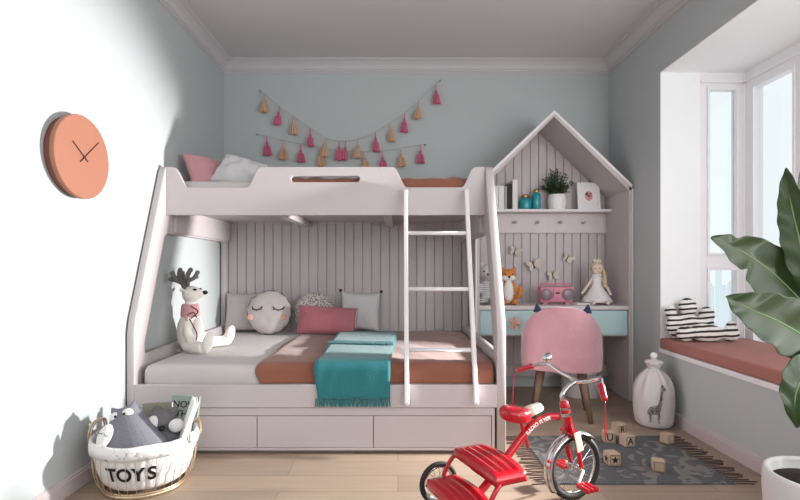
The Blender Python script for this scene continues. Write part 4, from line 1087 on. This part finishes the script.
for ch, a_deg in (('T', 256), ('O', 272), ('Y', 288), ('S', 303)):
    bm = text_mesh(ch, 0.088, 0.002, bold=0.0025)
    bmesh.ops.subdivide_edges(bm, edges=[e for e in bm.edges if e.calc_length() > 0.012], cuts=3)
    a0 = math.radians(a_deg)
    for v in bm.verts:
        lx, lz, lo = v.co.x, v.co.y, v.co.z
        a = a0+lx/0.225; zz = 0.118+lz; s_ = 0.92+0.9*(zz-0.12) if zz > 0.12 else 0.92-1.5*(0.12-zz)
        s_ += 0.034+lo
        v.co = Vector((EX*s_*math.cos(a), EY*s_*math.sin(a), zz))
    obj('lettering', bm, 'black', t)
for s in (-1, 1):
    b = new(); cxh = s*EX*1.04
    for dx in (-0.006, 0.006):
        tube(b, smooth_pts([(cxh+dx, -0.06, 0.215), (cxh+dx, -0.062, 0.26), (cxh+dx-0.004*s, -0.035, 0.302), (cxh+dx-0.004*s, 0.035, 0.302), (cxh+dx, 0.062, 0.26), (cxh+dx, 0.06, 0.215)], 5), 0.0045, 8)
    obj('handle', b, 'goldwire', t, smooth=True)

# contents of the basket
t = thing('owl_plush', 'grey triangular owl soft toy with white eyes in the toy basket', 'soft toy', (-1.225, 2.22, 0.17), (-0.12, -0.30, 0.12))
b = new(); rings = []
for j in range(13):
    q = j/12; wd = 0.155*(1-q)+0.048*q; zz = 0.225*q
    th2 = 0.075*(1-q)**0.6+0.03
    rings.append([b.verts.new(((wd)*math.copysign(abs(math.cos(2*PI*k/24))**0.8, math.cos(2*PI*k/24)), th2*math.copysign(abs(math.sin(2*PI*k/24))**0.9, math.sin(2*PI*k/24)), zz)) for k in range(24)])
for a_, c_ in zip(rings, rings[1:]):
    for k in range(24): b.faces.new((a_[k], a_[(k+1) % 24], c_[(k+1) % 24], c_[k]))
b.faces.new(rings[0][::-1]); b.faces.new(rings[-1])
for s in (-1, 1): lathe(b, [(0.022, 0), (0.016, 0.02), (0, 0.045)], 10, Matrix.Translation((s*0.038, 0, 0.205)) @ Matrix.Rotation(s*0.35, 4, 'Y'))
obj('body', b, 'owlgrey', t, remesh=0.006)
for s in (-1, 1):
    b = new(); ball(b, (s*0.028, -0.036, 0.195), (0.027, 0.016, 0.022), 16); e = obj('eye', b, 'plushwhite', t, smooth=True)
    b = new(); ball(b, (s*0.020, -0.052, 0.198), (0.006, 0.004, 0.006), 10); obj('pupil', b, 'black', e)
b = new(); ball(b, (0, -0.050, 0.165), (0.008, 0.010, 0.010), 10); obj('beak', b, 'black', t)
t = thing('oval_toy', 'small white oval soft toy with sleepy eyes at the left basket rim', 'soft toy', (-1.335, 2.125, 0.238), (-0.2, 0.35, 0))
b = new(); ball(b, (0, 0, 0.05), (0.030, 0.018, 0.056), 20); obj('body', b, 'plushwhite', t, smooth=True)
b = new(); tube(b, [(-0.018+0.010*math.cos(a), -0.0185, 0.065-0.006*math.sin(a)) for a in [PI*k/6 for k in range(7)]], 0.0015, 5); tube(b, [(0.012+0.010*math.cos(a), -0.0185, 0.065-0.006*math.sin(a)) for a in [PI*k/6 for k in range(7)]], 0.0015, 5); obj('closed_eyes', b, 'black', t)
t = thing('bear_plush', 'dark grey bear soft toy with white muzzle in the toy basket', 'soft toy', (-1.13, 2.31, 0.175), (-0.2, 0.0, 0.1))
b = new(); ball(b, (0, 0, 0.03), (0.085, 0.07, 0.06)); ball(b, (-0.02, -0.01, 0.115), (0.072, 0.06, 0.06)); ball(b, (-0.055, 0, 0.17), (0.024, 0.014, 0.024)); ball(b, (0.03, 0, 0.165), (0.024, 0.014, 0.022))
obj('body', b, 'midgrey', t, remesh=0.006)
b = new(); ball(b, (-0.045, -0.058, 0.115), (0.030, 0.022, 0.034)); obj('cheek', b, 'plushwhite', t, smooth=True)
b = new(); ball(b, (0.062, -0.055, 0.10), (0.036, 0.026, 0.032)); obj('muzzle', b, 'plushwhite', t, smooth=True)
b = new(); ball(b, (0.005, -0.078, 0.092), (0.016, 0.012, 0.014), 12); obj('nose', b, 'black', t, smooth=True)
def bask_book(loc, rot, w_, h_, th, m, lab, txt=None, tsz=0.04):
    t = thing('book', lab, 'book', loc, rot, 'books in the toy basket')
    bm = new(); box(bm, -w_/2, w_/2, -th/2, -th/2+0.003, 0, h_); box(bm, -w_/2, w_/2, th/2-0.003, th/2, 0, h_); box(bm, -w_/2, -w_/2+0.003, -th/2+0.003, th/2-0.003, 0, h_)
    obj('cover', bm, m, t, bevel=0.001); obj('pages', box(new(), -w_/2+0.0035, w_/2-0.004, -th/2+0.0032, th/2-0.0032, 0.004, h_-0.004), 'paper', t)
    if txt:
        bm = text_mesh(txt, tsz, 0.001, Matrix.Translation((0, -th/2-0.0006, h_*0.72)) @ Matrix.Rotation(PI/2, 4, 'X'), bold=0.0006); obj('lettering', bm, 'black', t)
    return t
bask_book((-1.21, 2.40, 0.13), (-0.10, -0.06, 0.0), 0.15, 0.225, 0.018, 'bookkhaki', 'khaki-grey book standing behind the owl in the toy basket')
bask_book((-1.11, 2.425, 0.14), (-0.10, 0.09, 0.05), 0.14, 0.245, 0.020, 'bookgreen', 'sage green book lettered NOW THE standing behind the bear', 'NOW\nTHE', 0.046)
bask_book((-1.06, 2.27, 0.15), (0.33, 0.0, 2.03), 0.14, 0.265, 0.022, 'paper', 'white book tilted on edge at the right side of the basket')

# ---------------------------------------------------------------- wall clock
t = thing('wall_clock', 'round terracotta wall clock without numerals on the white left wall', 'clock', (XL+0.001, 2.21, 1.556), (0, PI/2, 0))
b = new(); lathe(b, [(0, 0), (0.180, 0), (0.180, 0.026), (0, 0.026)], 64); obj('wall_mount', b, 'clockrim', t)
b = new(); lathe(b, [(0.02, 0.026), (0.02, 0.030)], 16); obj('spacer', b, 'clockrim', t)
b = new(); lathe(b, [(0, 0.030), (0.186, 0.030), (0.192, 0.034), (0.192, 0.052), (0.189, 0.055), (0, 0.055)], 72); obj('face', b, 'clock', t, bevel=0.001)
# local axes after Y rotation by 90deg: local x -> -z world, local y -> y, local z -> x
def hand(dy, dz, r, nm):
    b = new(); d = Vector((-dz, dy, 0)); tube(b, [(-d.x*0.28, -d.y*0.28, 0.058), (d.x, d.y, 0.058)], r, 6, radii=[r*1.2, r*0.8]); obj(nm, b, 'brownline', t)
hand(-0.081, 0.056, 0.0024, 'hour_hand'); hand(0.105, 0.095, 0.0022, 'minute_hand')
b = new(); lathe(b, [(0.006, 0.055), (0.006, 0.061), (0, 0.062)], 14); obj('pivot', b, 'brownline', t)

# ---------------------------------------------------------------- tassel garlands
def garland(pts, tas, lab, seed):
    D = 4.10; P = [Vector(((px-CX)/F*D, D, CZ-(py-CY)/F*D)) for px, py in pts]
    base = P[0].copy(); t = thing('tassel_garland', lab, 'garland', base)
    sp = [p_-base for p_ in smooth_pts(P, 8)]
    b = new(); tube(b, sp, 0.0022, 6); obj('string', b, 'string', t)
    for e in (sp[0], sp[-1]):
        b = new(); lathe(b, [(0.009, 0), (0.009, 0.006), (0, 0.010)], 12, Matrix.Translation(e+Vector((0, 0.039, 0))) @ Matrix.Rotation(PI/2, 4, 'X')); tube(b, [e+Vector((0, 0.036, 0)), e+Vector((0, -0.004, 0))], 0.003, 6); obj('wall_pin', b, 'string', t)
    rnd = random.Random(seed)
    for px, col in tas:
        x = (px-CX)/F*D-base.x
        q = min(sp, key=lambda v: abs(v.x-x)); i = sp.index(q)
        j = min(len(sp)-2, i if q.x <= x else i-1); j = max(0, j); a_, b_ = sp[j], sp[j+1]; f_ = (x-a_.x)/(b_.x-a_.x) if abs(b_.x-a_.x) > 1e-6 else 0
        z = a_.z+(b_.z-a_.z)*f_
        bm = new(); rings = []; n = 22; L = rnd.uniform(0.095, 0.11); ang = rnd.uniform(-0.12, 0.12)
        prof = [(0.0025, 0.0), (0.004, -0.015), (0.0055, -0.048), (0.0135, -0.058), (0.0125, -0.068), (0.009, -0.074), (0.020, -0.090), (0.027, -0.074-L*0.7), (0.031, -0.074-L*0.85)]
        for s_, zz in prof:
            ring = []
            for k in range(n):
                ff = 1+(0.38*math.sin(k*2.8+seed) if zz < -0.08 else 0.05*math.sin(k*2))
                dz = (rnd.uniform(-0.008, 0.008) if s_ > 0.030 else 0)
                xx = s_*ff*math.cos(2*PI*k/n); yy = s_*ff*math.sin(2*PI*k/n)*0.7; z_ = zz+dz
                ring.append(bm.verts.new((x+xx*math.cos(ang)+z_*math.sin(ang)*-1, yy, z+z_)))
            rings.append(ring)
        for a1, b1 in zip(rings, rings[1:]):
            for k in range(n): bm.faces.new((a1[k], a1[(k+1) % n], b1[(k+1) % n], b1[k]))
        bm.faces.new(rings[0][::-1]); bm.faces.new(rings[-1])
        obj('tassel', bm, 'pinktassel' if col == 'p' else 'goldtassel', t)
def gp(l): return [(220+x/3.333, 60+y/3.333) for x, y in l]
garland(gp([(130, 98), (200, 155), (300, 226), (360, 262), (420, 270), (480, 258), (560, 215), (630, 165), (690, 110), (735, 65)]),
        [(220+x/3.333, c) for x, c in ((147, 'g'), (198, 'p'), (242, 'g'), (299, 'p'), (350, 'g'), (397, 'p'), (419, 'p'), (460, 'g'), (517, 'p'), (568, 'g'), (615, 'p'), (663, 'g'), (719, 'p'))],
        'upper, deeply sagging string of raspberry and gold tassels on the back wall', 3)
garland(gp([(120, 245), (160, 255), (215, 268), (300, 285), (400, 300), (500, 305), (560, 300), (620, 290), (685, 280)]),
        [(220+x/3.333, c) for x, c in ((155, 'p'), (215, 'g'), (268, 'p'), (332, 'g'), (480, 'g'), (540, 'p'), (603, 'g'), (667, 'p'))],
        'lower, nearly straight string of raspberry and gold tassels above the guard rail', 5)

# ---------------------------------------------------------------- window seat
o = obj('seat_cushion', box(new(), XR-0.006, BX-0.01, BY0+0.02, BY1-0.003, BZ0+0.001, 0.548), 'ledge', bevel=0.012, seg=4)
tag(o, 'long terracotta seat cushion covering the bay window ledge', 'seat cushion')
def cloud(lab, loc, rz, blobs, th=0.06):
    bm = new()
    for x, z, r, *e in blobs: ball(bm, (x, 0, z), (r*(e[0] if e else 1), min(th, r*0.85), r), 20)
    o = obj('cloud_cushion', bm, 'cloud', remesh=0.007, loc=loc, rot=(-0.1, 0, rz)); o.scale = (0.92, 1, 1); tag(o, lab, 'cushion', 'striped cloud cushions on the window seat')
cloud('tall cloud-shaped cushion with dark stripes and three lobes, behind the low one', (2.005, 3.245, 0.552), 0.0, [(0, 0.08, 0.08, 1.7), (-0.145, 0.185, 0.042), (-0.015, 0.215, 0.066), (0.125, 0.165, 0.055), (-0.10, 0.09, 0.08), (0.10, 0.08, 0.078)], 0.05)
cloud('low cloud-shaped cushion with dark stripes lying in front of the tall one', (2.05, 3.14, 0.550), 0.0, [(0, 0.055, 0.058, 2.2), (-0.16, 0.052, 0.052, 1.2), (0.16, 0.052, 0.052, 1.3), (0.175, 0.10, 0.036), (-0.03, 0.075, 0.045, 2)], 0.05)

# ---------------------------------------------------------------- broad-leaved plant
PX, PY = 1.44, 1.60
t = thing('potted_plant', 'large broad-leaved green plant in a round white stone pot', 'potted plant', (PX, PY, 0))
b = new(); lathe(b, [(0, 0), (0.11, 0), (0.14, 0.03), (0.165, 0.15), (0.172, 0.28), (0.170, 0.335), (0.166, 0.345), (0.156, 0.345), (0.150, 0.335), (0.150, 0.30), (0, 0.30)], 48); obj('pot', b, 'pot', t, smooth=True)
b = new(); lathe(b, [(0, 0.301), (0.149, 0.301), (0.149, 0.306), (0.08, 0.322), (0, 0.326)], 40); obj('soil', b, 'soil', t, smooth=True)
def W(px, py, D): return Vector(((px-CX)/F*D, D, CZ-(py-CY)/F*D))-Vector((PX, PY, 0))
def leaf(mid, width, up, fold=0.25, wav=0.012, seed=0, tear=()):
    sp = smooth_pts(mid, 8); n = len(sp); b = new(); rows = []; K = 8
    up = Vector(up).normalized()
    for i, p_ in enumerate(sp):
        q = i/(n-1); tg = (sp[min(n-1, i+1)]-sp[max(0, i-1)]).normalized()
        side = tg.cross(up).normalized(); nn = side.cross(tg).normalized()
        wd = width*(math.sin(PI*min(1, q**0.72))**0.7)
        wd = max(wd, 0.003)
        row = []
        for k in range(-K, K+1):
            s = k/K; ww = wd*(1+0.06*math.sin(i*1.3+seed+k*0.3))
            if (i, 1 if k > 0 else -1) in tear: ww *= 0.45
            row.append(b.verts.new(p_+side*s*ww+nn*(abs(s)**1.3*fold*wd+wav*abs(s)*math.sin(i*0.9+seed*2+s*2))))
        rows.append(row)
    for a_, c_ in zip(rows, rows[1:]):
        for k in range(2*K): b.faces.new((a_[k], a_[k+1], c_[k+1], c_[k]))
    lf = obj('leaf', b, 'leaf', t, smooth=True, solid=0.0016, sub=1)
    b = new(); tube(b, [p_-up*0.001 for p_ in sp], 0.004, 8, radii=[0.006*(1-0.8*i/(n-1)) for i in range(n)]); obj('midrib', b, 'leafmid', lf, smooth=True)
    return lf
def stalk(pts):
    b = new(); sp = smooth_pts(pts, 6); n = len(sp); tube(b, sp, 0.01, 10, radii=[0.013-0.007*i/(n-1) for i in range(n)]); obj('stalk', b, 'leafmid', t, smooth=True)
root = Vector((0, 0, 0.31))
# each leaf: base -> tip
VU = (-0.35, -0.9, 0.25)
L1 = [W(838, 352, 1.60), W(812, 314, 1.62), W(778, 278, 1.64), W(745, 253, 1.66), W(711, 237, 1.66)]
stalk([root+Vector((0.02, 0.02, 0)), W(842, 420, 1.62), L1[0]]); leaf(L1, 0.098, VU, 0.18, seed=1, wav=0.006, tear=((22, -1), (27, 1)))
L2 = [W(838, 372, 1.52), W(815, 345, 1.50), W(785, 325, 1.48), W(753, 310, 1.48), W(726, 297, 1.49)]
stalk([root+Vector((0.0, -0.03, 0)), W(826, 430, 1.56), L2[0]]); leaf(L2, 0.092, VU, 0.15, seed=3, wav=0.006)
L3 = [W(816, 300, 1.58), W(806, 265, 1.58), W(797, 230, 1.60), W(790, 198, 1.62), W(786, 168, 1.64)]
stalk([root+Vector((0.03, 0.0, 0)), W(828, 400, 1.6), L3[0]]); leaf(L3, 0.050, (-0.7, -0.7, 0.1), 0.3, seed=5, wav=0.005)
L4 = [W(830, 362, 1.50), W(818, 366, 1.46), W(803, 378, 1.43), W(795, 398, 1.42), W(797, 428, 1.42)]
stalk([root+Vector((-0.02, -0.02, 0)), W(840, 440, 1.52), L4[0]]); leaf(L4, 0.056, VU, 0.12, seed=7, wav=0.004)
L5 = [W(838, 330, 1.66), W(826, 265, 1.70), W(816, 210, 1.74), W(806, 155, 1.76)]
stalk([root+Vector((0.03, 0.03, 0)), W(850, 420, 1.66), L5[0]]); leaf(L5, 0.085, VU, 0.2, seed=9, wav=0.006)
L6 = [W(850, 350, 1.55), W(880, 290, 1.5), W(920, 270, 1.45), W(960, 300, 1.42)]
stalk([root+Vector((0.04, 0.0, 0)), W(850, 420, 1.56), L6[0]]); leaf(L6, 0.08, (0.1, -0.4, 0.9), 0.2, seed=11)
